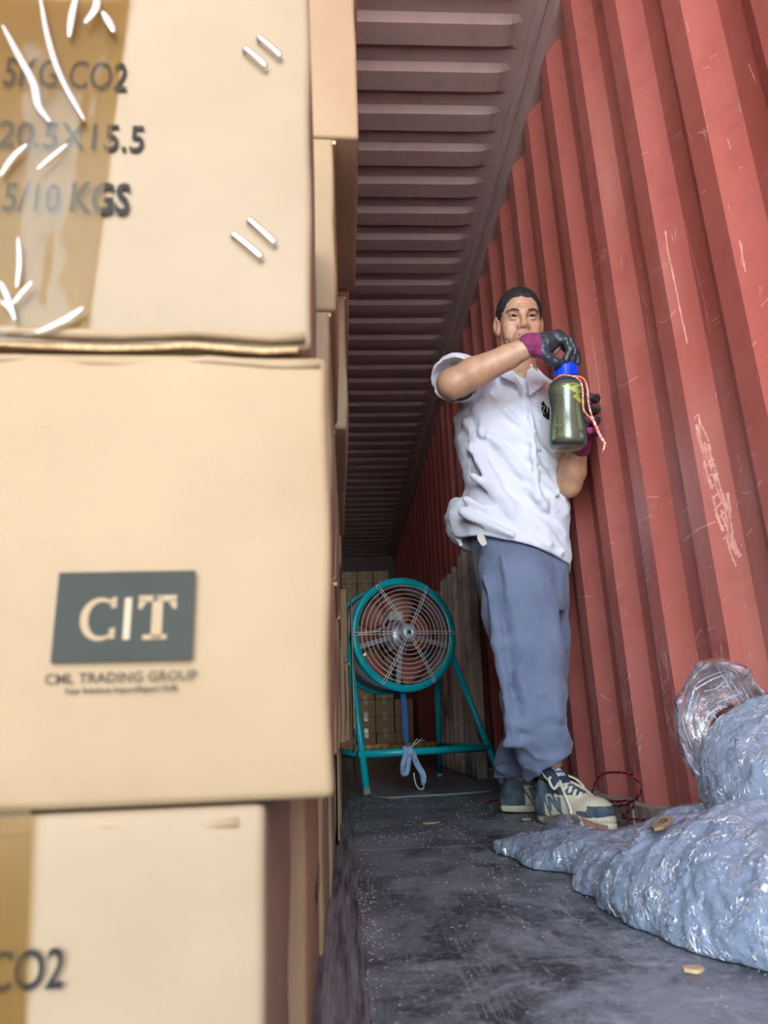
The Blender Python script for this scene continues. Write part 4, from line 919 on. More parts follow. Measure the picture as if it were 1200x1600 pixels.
# hair: a close shell over the skull ending at a hairline
Hr = Field(np.array(HO)-.14, np.array(HO)+.15, .0028)
Hr.ell(hl(0, -.016, .032), [q*HS for q in (.0785, .099, .0925)], 0, 'u', HM); Hr.ell(hl(0, -.02, -.01), [q*HS for q in (.0755, .088, .085)], .01, 'u', HM)
X, Y, Z = [np.broadcast_to(a, Hr.n) for a in Hr.grid()]; L = (np.stack([X-HO.x, Y-HO.y, Z-HO.z], -1)@HM)/HS
lx, ly, lz = L[..., 0], L[..., 1], L[..., 2]
hz = np.interp(ly.ravel(), [-.2, -.035, -.02, .012, .022, .045, .062, .2], [-.060, -.050, .006, .004, -.004, .030, .066, .074]).reshape(ly.shape).astype('f4')
hz = hz+.004*vnoise(lx, ly, lz, 90.)+.010*(np.abs(lx) > .052)*(ly > .035)*-1
Hr.d = (np.maximum(Hr.d, (hz-lz)*.75)-.0022*vnoise(X, Y, Z, 130.)-.0016*vnoise(X, Y, Z, 260.)).astype('f4')
hair = link('hair', Hr.mesh('hair'), HAIR, man)

# shirt
T_ = Field((.24, 1.86, .60), (.80, 2.40, 1.46), .0038)
def sil(y, xl, xr, D, b_):
    a, c_ = P(xl, y, D), P(xr, y, D); return ((a.x+c_.x)/2, D, (a.z+c_.z)/2, (c_.x-a.x)/2, b_)
rowsT = [sil(606, 752, 852, 2.13, .085), sil(622, 726, 860, 2.13, .10), sil(652, 710, 868, 2.13, .118), sil(700, 713, 878, 2.14, .128), sil(750, 724, 887, 2.15, .13), sil(790, 722, 888, 2.155, .135), sil(830, 720, 888, 2.16, .14), sil(900, 718, 889, 2.16, .145)]
T_.tubez(rowsT, .02)
T_.cone(P(800, 597, 2.13), P(745, 592, 2.09), .064, .070, .03); T_.cone(P(826, 600, 2.13), P(848, 622, 2.16), .060, .064, .03)
T_.cone(P(742, 594, 2.08), P(711, 592, 1.945), .074, .072, .02)
T_.cone(P(714, 595, 1.955), P(696, 596, 1.85), .063, .088, 0, 's')     # sleeve mouth
T_.cone(P(850, 624, 2.17), P(868, 678, 2.13), .066, .070, .02)
# folds running from the raised shoulder to the hip, and across the belly
for a, b_, r in [((742, 640, 2.03), (850, 790, 2.015), .010), ((760, 625, 2.02), (872, 770, 2.02), .009), ((730, 660, 2.06), (800, 800, 2.01), .009), ((735, 700, 2.05), (770, 760, 2.02), .010), ((790, 640, 2.0), (868, 720, 2.03), .008), ((728, 780, 2.05), (860, 850, 2.02), .010), ((722, 800, 2.06), (800, 835, 2.01), .009), ((740, 745, 2.03), (880, 860, 2.04), .010), ((760, 622, 2.03), (752, 680, 2.02), .010), ((830, 650, 2.0), (840, 780, 2.0), .007), ((856, 720, 2.04), (884, 800, 2.07), .010)]:
    T_.cone(P(*a), P(*b_), r, r*.6, .03)
# loose tail hanging at the back
T_.ell(P(714, 812, 2.20), (.034, .07, .075), .03)
# neckline
T_.cone(P(816, 560, 2.07), P(812, 606, 2.12), .060, .050, .01, 's'); T_.cone(P(815, 575, 1.985), P(826, 616, 1.995), .034, .004, .006, 's')
X, Y, Z = [np.broadcast_to(a, T_.n) for a in T_.grid()]
pa, pb = P(719, 829, 2.08), P(888, 881, 2.08); zh = pa.z+(X-pa.x)*(pb.z-pa.z)/(pb.x-pa.x); zh = np.where(Y > 2.17, np.minimum(zh, P(714, 856, 2.2).z+np.maximum(0, X-.40)*-.1), zh)+.006*vnoise(X, Y, Z, 14.)
msk = np.abs(T_.d) < .04; x, y, z = X[msk], Y[msk], Z[msk]
u = x*.8-z*.6; q_ = x*.6+z*.8
T_.d[msk] -= (.006*vnoise(u*1.0, y, q_*2.4, 9.)+.0045*vnoise(u*.8, y*1.2, q_*2.6, 20.)+.0016*vnoise(x, y, z, 60.)).astype('f4')
inner = np.maximum(T_.d+.011, Z-(zh+.09))
T_.d = np.maximum(np.maximum(T_.d, zh-Z), -inner).astype('f4')
shirt = link('shirt', T_.mesh('shirt'), SHIRT, man); bpy.context.view_layer.update(); TB = bvh_of(shirt)
def shirt_hit(x, y, off=.001, bv=None):
    h = (bv or TB).ray_cast(Vector(CAM), raydir(x, y)); 
    return (h[0]-raydir(x, y)*off) if h[0] is not None else P(x, y, 2.0)
def patch(name, pts, mat, parent, off, th, n=6):
    """small cloth piece laid on the shirt: bilinear quad of photo positions"""
    (x0, y0), (x1, y1), (x2, y2), (x3, y3) = pts; v = []; f = []
    for i in range(n+1):
        for j in range(n+1):
            s_, t = i/n, j/n; x = (x0*(1-s_)+x1*s_)*(1-t)+(x3*(1-s_)+x2*s_)*t; y = (y0*(1-s_)+y1*s_)*(1-t)+(y3*(1-s_)+y2*s_)*t
            v.append(shirt_hit(x, y, off))
    for i in range(n):
        for j in range(n): q = i*(n+1)+j; f.append((q, q+1, q+n+2, q+n+1))
    b = MB(); b.add(v, f); o_ = b.build(name, mat, parent, True); md = o_.modifiers.new('s', 'SOLIDIFY'); md.thickness = th; md.offset = 0; return o_
def flap(name, pts, parent):
    p = [Vector(q) for q in pts]; b = MB(); b.add(p, [tuple(range(len(p)))]); o_ = b.build(name, SHIRT, parent); md = o_.modifiers.new('s', 'SOLIDIFY'); md.thickness = .004; md.offset = 0
    bv = o_.modifiers.new('b', 'BEVEL'); bv.width = .0015; return o_
flap('collar', [P(825, 570, 2.07), P(840, 580, 2.05), P(854, 598, 2.01), P(844, 606, 1.985), P(828, 618, 1.97), P(822, 592, 2.0)], shirt)
flap('collar', [P(788, 569, 2.05), P(779, 578, 2.04), P(783, 588, 2.0), P(806, 598, 1.985), P(822, 617, 1.98), P(804, 586, 2.01)], shirt)
MB().tube(crom([P(788, 569, 2.06), P(797, 566, 2.10), P(812, 562, 2.17), P(826, 567, 2.13), P(829, 573, 2.06)], 5), .0075, 8).build('collar_band', SHIRT, shirt, True)
patch('placket', [(818, 612), (827, 618), (846, 706), (838, 706)], SHIRT, shirt, .0015, .003, 10)
for bx_, by_ in ((821, 604), (827, 640), (835, 675)):
    p = shirt_hit(bx_, by_, .003); MB().sphere(p, (.005, .002, .005), 6).build('button', simple('shirt_button', (.7, .72, .75), .3), shirt, True)
MB().tube([shirt_hit(x, y, .0008) for x, y in [(733+.1*i, 622+i*5) if i < 8 else (734, 622+i*5) for i in range(28)]], .0014, 5).build('side_seam', SHIRT, shirt, True)
# hem stitch line
# chest emblem: black winged oval with white figures
em = MB(); c_ = [(x, y) for x, y in ((847, 628), (856, 622), (864, 628), (866, 642), (864, 654), (856, 656), (849, 650), (846, 640))]
cc = shirt_hit(856, 640, .0025); em.add([cc]+[shirt_hit(x, y, .0025) for x, y in c_], [(0, i+1, (i+1) % 8+1) for i in range(8)])
em.add([shirt_hit(x, y, .0025) for x, y in ((844, 628), (850, 634), (848, 638))], [(0, 1, 2)])
emo = em.build('chest_emblem', INK, shirt); emo['label'] = 'black emblem with white figures on the chest'
wl = MB(); wl.tube([shirt_hit(x, y, .004) for x, y in ((852, 634), (855, 631), (855, 646))], .0012, 5); wl.tube([shirt_hit(x, y, .004) for x, y in ((847, 634), (851, 636), (848, 644), (852, 648))], .0009, 5); wl.build('emblem_figures', WHT, shirt)

# trousers
Q_ = Field((.28, 1.88, .05), (.80, 2.54, .93), .0040)
Q_.tubez([sil(818, 734, 884, 2.15, .105), sil(850, 737, 887, 2.155, .112), sil(890, 742, 888, 2.16, .115), sil(935, 752, 887, 2.17, .105), sil(960, 765, 880, 2.17, .09)], .03)
Q_.chain([(P(804, 900, 2.11), .108), (P(813, 960, 2.08), .105), (P(824, 1020, 2.06), .097), (P(832, 1090, 2.06), .088), (P(837, 1140, 2.06), .080), (P(854, 1172, 2.07), .070), (P(858, 1186, 2.08), .060)], .02)
Q_.chain([(P(838, 900, 2.24), .098), (P(846, 1000, 2.28), .086), (P(842, 1080, 2.33), .083), (P(825, 1150, 2.37), .072), (P(810, 1196, 2.39), .066), (P(803, 1220, 2.40), .058)], .02)
Q_.cone(P(836, 1185, 2.08), P(832, 1208, 2.12), .042, .030, .03)
for a, b_, r in [((776, 985, 2.0), (800, 1150, 2.0), .012), ((795, 1160, 2.0), (878, 1150, 2.02), .013), ((800, 1132, 1.99), (868, 1118, 1.99), .010), ((820, 1180, 2.05), (885, 1176, 2.07), .014), ((785, 870, 2.01), (810, 1010, 1.98), .008), ((800, 940, 1.98), (838, 1010, 1.97), .008), ((850, 890, 2.05), (862, 990, 2.02), .010), ((775, 1005, 2.0), (830, 1000, 1.97), .006), ((862, 1100, 1.99), (872, 1160, 2.03), .010), ((783, 1200, 2.33), (828, 1205, 2.31), .012), ((757, 900, 2.04), (780, 1010, 2.0), .010), ((812, 1050, 1.98), (826, 1130, 1.99), .009)]:
    Q_.cone(P(*a), P(*b_), r, r*.6, .028)
X, Y, Z = [np.broadcast_to(a, Q_.n) for a in Q_.grid()]
msk = np.abs(Q_.d) < .04; x, y, z = X[msk], Y[msk], Z[msk]; low_ = np.clip((.42-z)/.3, 0, 1)
Q_.d[msk] -= (.007*vnoise(x*1.6, y*1.6, z*.45, 10.)+.004*vnoise(x*1.5+z*.5, y*1.5, z*.6-x*.4, 24.)+low_*.007*(1-2*np.abs(vnoise(x*.7+z*.4, y*.7, z*1.8, 17.)))+.0012*vnoise(x, y, z, 70.)).astype('f4')
ang = np.where(Y < 2.24, np.interp(np.broadcast_to(X, Q_.n).ravel(), [.48, .505, .535, .56, .62], [.078, .088, .142, .156, .184]).reshape(Q_.n), .105)
Q_.d = np.maximum(Q_.d, (ang-Z)).astype('f4')
pants = link('trousers', Q_.mesh('trousers'), PANTS, man); bpy.context.view_layer.update(); QB = bvh_of(pants)
MB().tube([shirt_hit(x, y, .0006, QB) for x, y in crom([Vector((779, 842, 0)), Vector((778, 900, 0)), Vector((782, 960, 0)), Vector((792, 1040, 0)), Vector((797, 1120, 0)), Vector((800, 1160, 0))], 8) for x, y in [(x, y)]] if False else [shirt_hit(p.x, p.y, .0006, QB) for p in crom([Vector((779, 842, 0)), Vector((778, 900, 0)), Vector((782, 960, 0)), Vector((792, 1040, 0)), Vector((797, 1120, 0)), Vector((800, 1160, 0))], 8)], .0013, 5).build('side_seam', PANTS, pants, True)
pk = MB(); pk.ribbon(crom([P(750, 834, 2.035), P(752, 842, 2.02), P(757, 852, 2.02)], 4), [.012, .016, .02, .022, .024, .022, .02, .018, .012], Vector((0, -1, 0)), .006)
o_ = pk.build('pocket_lining', PANTSL, pants); o_['label'] = 'scrap of pale pocket lining sticking out'

# shoes
def shoe(heel, toe, front):
    A = (toe-heel); A.z = 0; A.normalize(); Bv = UZ.cross(A); M_ = Matrix(((A.x, Bv.x, 0, heel.x), (A.y, Bv.y, 0, heel.y), (0, 0, 1, 0), (0, 0, 0, 1)))
    L = .285; out = []
    for i in range(40):
        a = 2*math.pi*i/40; c_, s_ = math.cos(a), math.sin(a); x = L/2+L/2*(abs(c_)**.8)*(1 if c_ > 0 else -1); wdt = np.interp(x/L, [0, .12, .35, .68, .88, 1], [.026, .036, .036, .050, .044, .024]); y = wdt*(abs(s_)**.6)*(1 if s_ > 0 else -1); out.append((x, y))
    b = MB(); v = []; hs = [(0.0005, .93), (.004, .99), (.016, 1.), (.018, .975), (.021, .975), (.023, 1.), (.034, .985), (.037, .95)]
    for z, k_ in hs: v += [M_ @ Vector((L/2+(x-L/2)*k_, y*k_, z+.006*max(0, x/L-.75)*(z < .02)+(.004*(1-x/L)))) for x, y in out]
    f = [tuple(range(40))[::-1], tuple(range((len(hs)-1)*40, len(hs)*40))]
    for i in range(len(hs)-1):
        for k_ in range(40): f.append((i*40+k_, i*40+(k_+1) % 40, (i+1)*40+(k_+1) % 40, (i+1)*40+k_))
    b.add(v, f); sole_me = b.mesh('sole')
    F_ = Field((-.02, -.07, .01), (.31, .07, .20), .0030)
    F_.cone((.045, 0, .055), (.05, 0, .098), .036, .032, .02); F_.cone((.05, 0, .05), (.14, 0, .052), .036, .038, .02); F_.ell((.21, 0, .045), (.068, .046, .036), .02); F_.cone((.10, 0, .090), (.17, 0, .066), .030, .028, .02); F_.ell((.12, 0, .03), (.12, .040, .05), .02)
    F_.cone((.06, 0, .13), (.072, 0, .10), .030, .018, .006, 's')
    X, Y, Z = [np.broadcast_to(a, F_.n) for a in F_.grid()]; ridge = .0022*np.tanh(60*(np.abs(Y)*.7+(Z-.055)-.28*(X-.1)))*0; F_.d = np.maximum(F_.d+ridge, np.maximum(.022-Z, Z-.118)).astype('f4')
    me = F_.mesh('shoe')
    def cl(c):
        x, y, z = c[:, 0], np.abs(c[:, 1]), c[:, 2]; k_ = np.zeros(len(c))
        k_[(x > .075) & (x < .20) & (z < .082)] = 1; k_[(x > .195) & (z > .047)] = 1; k_[(x > .235) & (z < .060)] = 0; k_[(x < .035) & (z < .075)] = 0; k_[(z > .094)] = 0
        st_ = (np.abs((x-.13)+(z-.05)*.9) < .004) | (np.abs((x-.085)+(z-.05)*.6) < .003); k_[st_ & (z < .08)] = 0; return k_
    face_mats(me, cl) if False else None
    n = len(me.polygons); me.materials.append(NAVY); me.materials.append(CREAM); face_mats(me, cl); me.transform(M_)
    sh = link('shoe', me, None, man); sh['label'] = 'front sneaker, worn navy and cream, tongue standing up' if front else 'rear sneaker half hidden behind the front one'
    link('sole', sole_me, SOLE, sh, True)
    b = MB(); v = []; f = []
    for i in range(9):
        for j in range(9):
            u, t = i/8-.5, j/8; x = .150-.075*t-.018*t*t; z = .078+.100*t; v.append(M_ @ Vector((x-.02*(2*u)**2, u*(.062+.020*t), z-.006*(2*u)**2)))
    for i in range(8):
        for j in range(8): q = i*9+j; f.append((q, q+1, q+10, q+9))
    b.add(v, f); tg = b.build('tongue', NAVYT, sh, True); md = tg.modifiers.new('s', 'SOLIDIFY'); md.thickness = .010; md.offset = 0
    for sd_ in (-1, 1): MB().tube([M_ @ Vector((.150-.075*t-.018*t*t-.020, sd_*(.031+.010*t), .078+.100*t-.005)) for t in (.4, .6, .8, .93)], .0038, 8).build('tongue_piping', CREAM, sh, True)
    # laces
    for k_ in range(6):
        t = k_/5; x0 = .195-.085*t; z0 = .0805+.032*t
        for sd_ in (-1, 1):
            pts = [(x0, sd_*.027, z0-.006), (x0-.006, sd_*.012, z0+.006), (x0-.014, -sd_*.010, z0+.008), (x0-.019, -sd_*.027, z0+.001)]
            MB().ribbon(crom([M_ @ Vector(p) for p in pts], 4), .0075, (M_.to_3x3() @ Vector((.35, 0, 1))).normalized(), .0026).build('lace', LACE, sh)
    tp = (.108, 0, .118)
    for pts in ([tp, (.10, .03, .124), (.115, .05, .112), (.135, .052, .092), (.125, .028, .105), tp], [tp, (.10, -.03, .124), (.112, -.048, .115), (.13, -.05, .097), (.122, -.026, .108), tp], [tp, (.125, -.022, .112), (.155, -.038, .085), (.185, -.050, .052), (.19, -.054, .040)], [tp, (.13, .02, .108), (.165, .03, .09), (.19, .036, .07)]):
        MB().ribbon(crom([M_ @ Vector(p) for p in pts], 5), .0068, (M_.to_3x3() @ Vector((.5, 0, 1))).normalized(), .003).build('lace', LACE, sh)
    # N on both sides
    for sd_ in (-1, 1):
        b = MB(); z0 = .040
        for poly in ([(.095, 0), (.108, 0), (.101, .036), (.088, .036)], [(.133, 0), (.146, 0), (.139, .036), (.126, .036)], [(.088, .036), (.101, .036), (.146, 0), (.133, 0)]):
            b.add([M_ @ Vector((x, sd_*(.0455-.18*max(0, z_-.008)), z0+z_)) for x, z_ in poly]+[M_ @ Vector((x, sd_*(.0435-.18*max(0, z_-.008)), z0+z_)) for x, z_ in poly], [(0, 1, 2, 3), (7, 6, 5, 4), (0, 4, 5, 1), (1, 5, 6, 2), (2, 6, 7, 3), (3, 7, 4, 0)])
        b.build('letter_emblem', simple('slate_emblem', (.13, .18, .22), .5), sh)
    if front:
        def tong(u, t): x = .150-.075*t-.018*t*t; return M_ @ Vector((x+.0062-.02*(2*u)**2, u*(.062+.020*t), .078+.100*t+.001-.006*(2*u)**2))
        for nm, tx, u0, u1, t0, t1 in (('tongue_logo', 'N', -.16, .06, .74, .93), ('tongue_text', 'TS-MAX', -.22, .14, .60, .69), ('tongue_text', 'SAILUN', -.22, .16, .48, .57)):
            me = text_mesh(tx, 1., .03); xs = [v_.co.x for v_ in me.vertices]; ys = [v_.co.y for v_ in me.vertices]
            for v_ in me.vertices: v_.co = tong(u0+(u1-u0)*((v_.co.x-min(xs))/(max(xs)-min(xs))), t0+(t1-t0)*((v_.co.y-min(ys))/(max(ys)-min(ys)))) 
            link(nm, me, WHT, sh)
    return sh
shoe(Vector((.545, 2.145, 0)), Vector((.668, 1.89, 0)), True)
shoe(Vector((.487, 2.395, 0)), Vector((.77, 2.37, 0)), False)

# gloves
def glove(prims, lo, hi, cuff_fn, parent, label):
    F_ = Field(lo, hi, .0021)
    for pr_ in prims:
        if pr_[0] == 'c': F_.chain(pr_[1], pr_[2])
        else: F_.ell(*pr_[1:])
    X, Y, Z = [np.broadcast_to(a, F_.n) for a in F_.grid()]; msk = np.abs(F_.d) < .02; F_.d[msk] -= (.0013*(1-2*np.abs(vnoise(X[msk], Y[msk], Z[msk], 75.)))).astype('f4')
    me = F_.mesh('glove'); me.materials.append(GLB); me.materials.append(GLM); face_mats(me, cuff_fn); o_ = link('glove', me, None, parent); o_['label'] = label; return o_
def fing(pts, r=.0112): return ('c', [(P(*p), r*(1-.06*i)) for i, p in enumerate(pts)], .004)
pr_ = [('c', [(P(827, 540, 1.80), .0345), (P(838, 539, 1.80), .032), (P(848, 539, 1.802), .034)], .008),
       ('c', [(P(848, 541, 1.80), .031), (P(868, 530, 1.79), .024)], .012), ('c', [(P(848, 538, 1.81), .030), (P(872, 528, 1.815), .024)], .012), ('c', [(P(848, 539, 1.82), .028), (P(870, 532, 1.84), .021)], .012),
       fing([(866, 533, 1.785), (884, 531, 1.772), (891, 547, 1.770), (884, 562, 1.782)]), fing([(869, 530, 1.803), (890, 531, 1.797), (898, 548, 1.796), (893, 563, 1.80)]),
       fing([(869, 531, 1.824), (891, 536, 1.825), (901, 552, 1.825), (903, 566, 1.826)]), fing([(867, 535, 1.845), (884, 544, 1.85), (891, 558, 1.85), (893, 568, 1.85)], .0102),
       ('c', [(P(846, 549, 1.79), .019), (P(857, 560, 1.782), .0145), (P(868, 566, 1.785), .012), (P(874, 570, 1.795), .0105)], .006)]
wx = P(846, 540, 1.80).x; topz = P(860, 527, 1.81).z
def cfR(c): return ((c[:, 0] < wx-.010) | ((c[:, 2] > P(860, 536, 1.81).z+(c[:, 0]-wx)*.10) & (c[:, 1] > 1.812) & (c[:, 2] > 1.30)) & (c[:, 0] < wx+.16)).astype(int)
gR = glove(pr_, P(812, 585, 1.70)+Vector((0, -.0, -.02)), P(925, 500, 1.92)+Vector((.0, 0, .02)), cfR, man, 'right glove twisting the cap, magenta knit with black coating')
pr_ = [('c', [(P(905, 700, 1.968), .033), (P(909, 680, 1.955), .030)], .01), ('c', [(P(908, 682, 1.955), .027), (P(905, 640, 1.94), .024)], .012), ('c', [(P(912, 682, 1.955), .026), (P(917, 640, 1.94), .022)], .012)]
for k_, (y_, ln_) in enumerate(((622, 0), (640, 1), (657, 2), (674, 1))):
    pr_.append(fing([(914, y_+6, 1.945), (931, y_+2, 1.925), (932, y_, 1.86), (922-ln_, y_-2+ln_, 1.80)], .0118))
pr_.append(('c', [(P(900, 660, 1.95), .016), (P(882, 636, 1.935), .0135), (P(872, 615, 1.925), .012)], .008))
def cfL(c): return ((c[:, 2] < P(909, 684, 1.955).z) | ((c[:, 0] > P(927, 650, 1.92).x) & (c[:, 1] > 1.90))).astype(int)
gL = glove(pr_, (.60, 1.73, P(905, 715, 1.97).z-.03), (.82, 2.03, P(905, 595, 1.93).z+.02), cfL, man, 'left glove wrapped around the bottle from behind')

# ------------------------------------------------------------------ the bottle in his hands
bt, bo = P(884, 587, 1.82), P(887.5, 701, 1.842); ax = (bt-bo); HB = ax.length; ax.normalize(); bx1 = Vector((1, 0, 0)); bx1 = (bx1-ax*bx1.dot(ax)).normalized(); by1 = ax.cross(bx1)
BM = Matrix(((bx1.x, by1.x, ax.x, bo.x), (bx1.y, by1.y, ax.y, bo.y), (bx1.z, by1.z, ax.z, bo.z), (0, 0, 0, 1)))
k_ = HB/.215
prof = [(.0, .004), (.035, .002), (.047, .003), (.0525, .010), (.0545, .022), (.054, .045), (.0505, .075), (.0475, .10), (.0480, .115), (.0515, .138), (.0545, .155), (.0545, .170), (.050, .184), (.041, .195), (.033, .201), (.0305, .206), (.0305, .215)]
bot = tag(empty('bottle', bo), 'clear plastic bottle of olive tea with blue screw cap, held in both gloved hands', 'bottle'); bpy.context.view_layer.update()
MB().lathe([(r, z*k_) for r, z in prof], 48, BM).build('bottle_wall', BOTTLE, bot, True)
MB().lathe([(.0, .007)]+[(max(0, r-.0028), z*k_+.002) for r, z in prof[1:13]]+[(.046, .1775*k_), (.0, .178*k_)], 40, BM).build('tea', TEA, bot, True)
MB().lathe([(.0, .246), (.029, .246), (.0315, .243), (.0325, .238), (.0325, .216), (.0335, .214), (.0335, .209), (.031, .208)][::-1], 40, Matrix(BM) @ Matrix.Diagonal((1, 1, k_, 1))).build('cap', CAPB, bot, True)
b = MB()
for i in range(30):
    a = 2*math.pi*i/30; b.box((.0318, -.0013, .217*k_), (.0342, .0013, .240*k_), M=BM @ Matrix.Rotation(a, 4, 'Z'))
tag(b.build('cap_ribs', CAPB, bot), kind='stuff')
MB().lathe([(.0, .268), (.010, .268), (.0135, .264), (.014, .255), (.017, .246)][::-1], 24, Matrix(BM) @ Matrix.Diagonal((1, 1, k_, 1))).build('cap_spout', CAPB, bot, True)
MB().lathe([(.0, .0055), (.030, .0055), (.043, .014), (.044, .022), (.0, .022)], 32, BM).build('tea_leaves', LEAFD, bot, True)
for i, (a0, r0, z0, sz) in enumerate(((-72, .0525, .158, .020), (-60, .0505, .138, .026), (-95, .052, .166, .012), (-42, .050, .128, .016))):
    a = math.radians(a0); v = [BM @ Vector((r0*math.cos(a+u*.5)+.003*v_, r0*math.sin(a+u*.5), (z0+v_*sz)*k_)) for u, v_ in ((-1, -.1), (-.4, .45), (.3, .7), (1, .3), (.8, -.5), (0, -.7))]
    b = MB(); b.add(v, [tuple(range(6))]); o_ = b.build('floating_leaf', LEAF, bot); md = o_.modifiers.new('s', 'SOLIDIFY'); md.thickness = .001
rc = random.Random(4)
for i in range(7):
    a = rc.uniform(-2.6, -.5); z0 = rc.uniform(.02, .10); r0 = .0505 if z0 < .06 else .0475; v = [BM @ Vector((r0*math.cos(a+u*.28), r0*math.sin(a+u*.28), (z0+q*.012)*k_)) for u, q in ((-1, 0), (-.2, .7), (1, .3), (.4, -.6))]
    b = MB(); b.add(v, [(0, 1, 2, 3)]); b.build('floating_leaf', LEAFD if i % 2 else LEAF, bot)
def bp(r, a, z): a = math.radians(a); return BM @ Vector((r*math.cos(a), r*math.sin(a), z*k_))
cb_ = MB(); cb_.tube([bp(.0335, a, .203+.002*math.sin(a*.06)) for a in range(0, 360, 12)], .0026, 8, closed=True); cb_.build('neck_cord', CORD, bot, True)
knot = P(926, 655, 1.775)
MB().tube(crom([bp(.0335, -60, .203), bp(.050, -40, .196), bp(.066, -48, .165), P(920, 632, 1.765), knot], 6), .0028, 8).build('hanging_cord', CORD, bot, True)
MB().tube(crom([bp(.0335, -75, .202), bp(.048, -55, .185), bp(.062, -62, .150), P(912, 640, 1.76), knot+Vector((-.004, 0, .002))], 6), .0028, 8).build('hanging_cord', CORD, bot, True)
MB().tube(crom([knot, P(932, 668, 1.775), P(938, 682, 1.775), P(945, 694, 1.775), P(941, 707, 1.775)], 6), [.0042]*18+[.004, .0036, .003, .0026, .002, .0014, .001], 8).build('cord_tail', CORD, bot, True)
MB().sphere(knot, .0058, 6).build('cord_knot', CORD, bot, True)

# ------------------------------------------------------------------ twisted wire, cardboard scrap, litter
def twisted(path, label, name='twisted_wire'):
    pts = crom(path, 10); root = empty(name, path[0]); bpy.context.view_layer.update(); L = [0.]
    for a, b_ in zip(pts[:-1], pts[1:]): L.append(L[-1]+(b_-a).length)
    for ph, mt, nm in ((0, REDW, 'red_wire'), (math.pi, BLKW, 'black_wire')):
        q = []
        for i, p in enumerate(pts):
            t = (pts[min(i+1, len(pts)-1)]-pts[max(i-1, 0)]).normalized(); s_ = t.cross(UZ); s_ = s_.normalized() if s_.length > .01 else Vector((1, 0, 0)); n_1 = s_.cross(t); a = L[i]*150+ph; q.append(p+(s_*math.cos(a)+n_1*math.sin(a))*.0019)
        MB().tube(q, .0021, 7).build(nm, mt, root, True)
    return tag(root, label, 'wire')
z4 = .006
def WP(x, y, X=.742): d_ = P(x, y, 1.); return P(x, y, X/d_.x)
twisted([WP(916, 1238), WP(925, 1238), WP(930, 1224), WP(942, 1210), WP(962, 1207), WP(985, 1210), WP(998, 1222), WP(1001, 1236), WP(994, 1248), WP(975, 1258), WP(955, 1259, .73), WP(938, 1254, .73), WP(962, 1252, .722), WP(985, 1252, .722), WP(990, 1260, .722), WP(976, 1272, .72), WP(975, 1278, .72), WP(1000, 1281, .72), WP(1018, 1281, .715)], 'looped red and black twisted wire lying by the foot of the red wall')
twisted([G(757, 1254, z4), G(766, 1251, z4), G(774, 1250, z4), G(800, 1252, z4)], 'short end of red and black wire showing behind the rear sneaker')
HB_ = bvh_of(heap0); _h = HB_.ray_cast(Vector(CAM), raydir(1034, 1300))[0]; dS = min(1.5, _h.y if _h else 1.4); print('scrap depth', dS)
pq = [P(1014, 1291, dS), P(1018, 1281, dS+.03), P(1046, 1274, dS+.02), P(1051, 1277, dS+.01), P(1036, 1291, dS-.03), P(1022, 1294, dS-.035)]
sc_ = empty('cardboard_scrap', pq[0]); bpy.context.view_layer.update()
b = MB(); nn = (pq[1]-pq[0]).cross(pq[2]-pq[0]).normalized()*.004; b.add(pq+[p+nn for p in pq], [tuple(range(6)), tuple(range(6, 12))[::-1]]+[(i, (i+1) % 6, 6+(i+1) % 6, 6+i) for i in range(6)]); b.build('board', CARD, sc_)
b = MB()
for l_ in ([(1030, 1286), (1034, 1282), (1036, 1286), (1040, 1280)], [(1032, 1281), (1039, 1279)], [(1040, 1284), (1043, 1279)]): b.tube([P(x, y, dS-.045) for x, y in l_], .0007, 5)
b.build('ink_strokes', INK, sc_); tag(sc_, 'torn scrap of brown cardboard with inked characters on the film heap', 'cardboard')
for i, (x, y, s_, lb) in enumerate(((1085, 1518, .011, 'small wood chip on the dark floor beside the film heap'), (822, 1281, .010, 'brown paper crumb on the floor between the two sneakers'), (672, 1286, .020, 'pale smear of sawdust on the floor in front of the fan'))):
    p = G(x, y, .001); b = MB(); pp = [p+Vector((s_*math.cos(a)*(1+.5*math.sin(a*3+i)), s_*.8*math.sin(a), 0)) for a in [k_*math.pi/4 for k_ in range(8)]]
    hh = .002 if i == 2 else .004
    b.add(pp+[q+Vector((0, 0, hh)) for q in pp], [tuple(range(8))[::-1], tuple(range(8, 16))]+[(j, (j+1) % 8, 8+(j+1) % 8, 8+j) for j in range(8)]); tag(b.build('wood_chip' if i < 2 else 'sawdust_smear', WOOD), lb, 'debris')
cr_ = MB(); rc = random.Random(9)
for i in range(5200):
    y = .5+2.6*rc.random()**1.5
    if i % 11 == 0: x = XS+abs(rc.gauss(0, .02)); y = rc.gauss(1.15, .22)
    else:
        x = rc.uniform(.0, .74)
        if math.sin(x*9+y*3.3)+math.sin(y*7-x*4) < rc.uniform(-2.2, 1.): continue
    s_ = rc.choice((.0003, .0004, .0005, .0007, .0012))*(.5+.5*y); a = rc.random()*6; M_ = Matrix.Translation((x, y, .0006)) @ Matrix.Rotation(a, 4, 'Z'); cr_.box((-s_, -s_*.6, 0), (s_, s_*.6, s_*.5), M=M_)
tag(cr_.build('dust_crumbs', simple('white_dust', (.40, .385, .34), .9)), 'white crumbs of dust scattered on the dark floor', 'dust', kind='stuff')
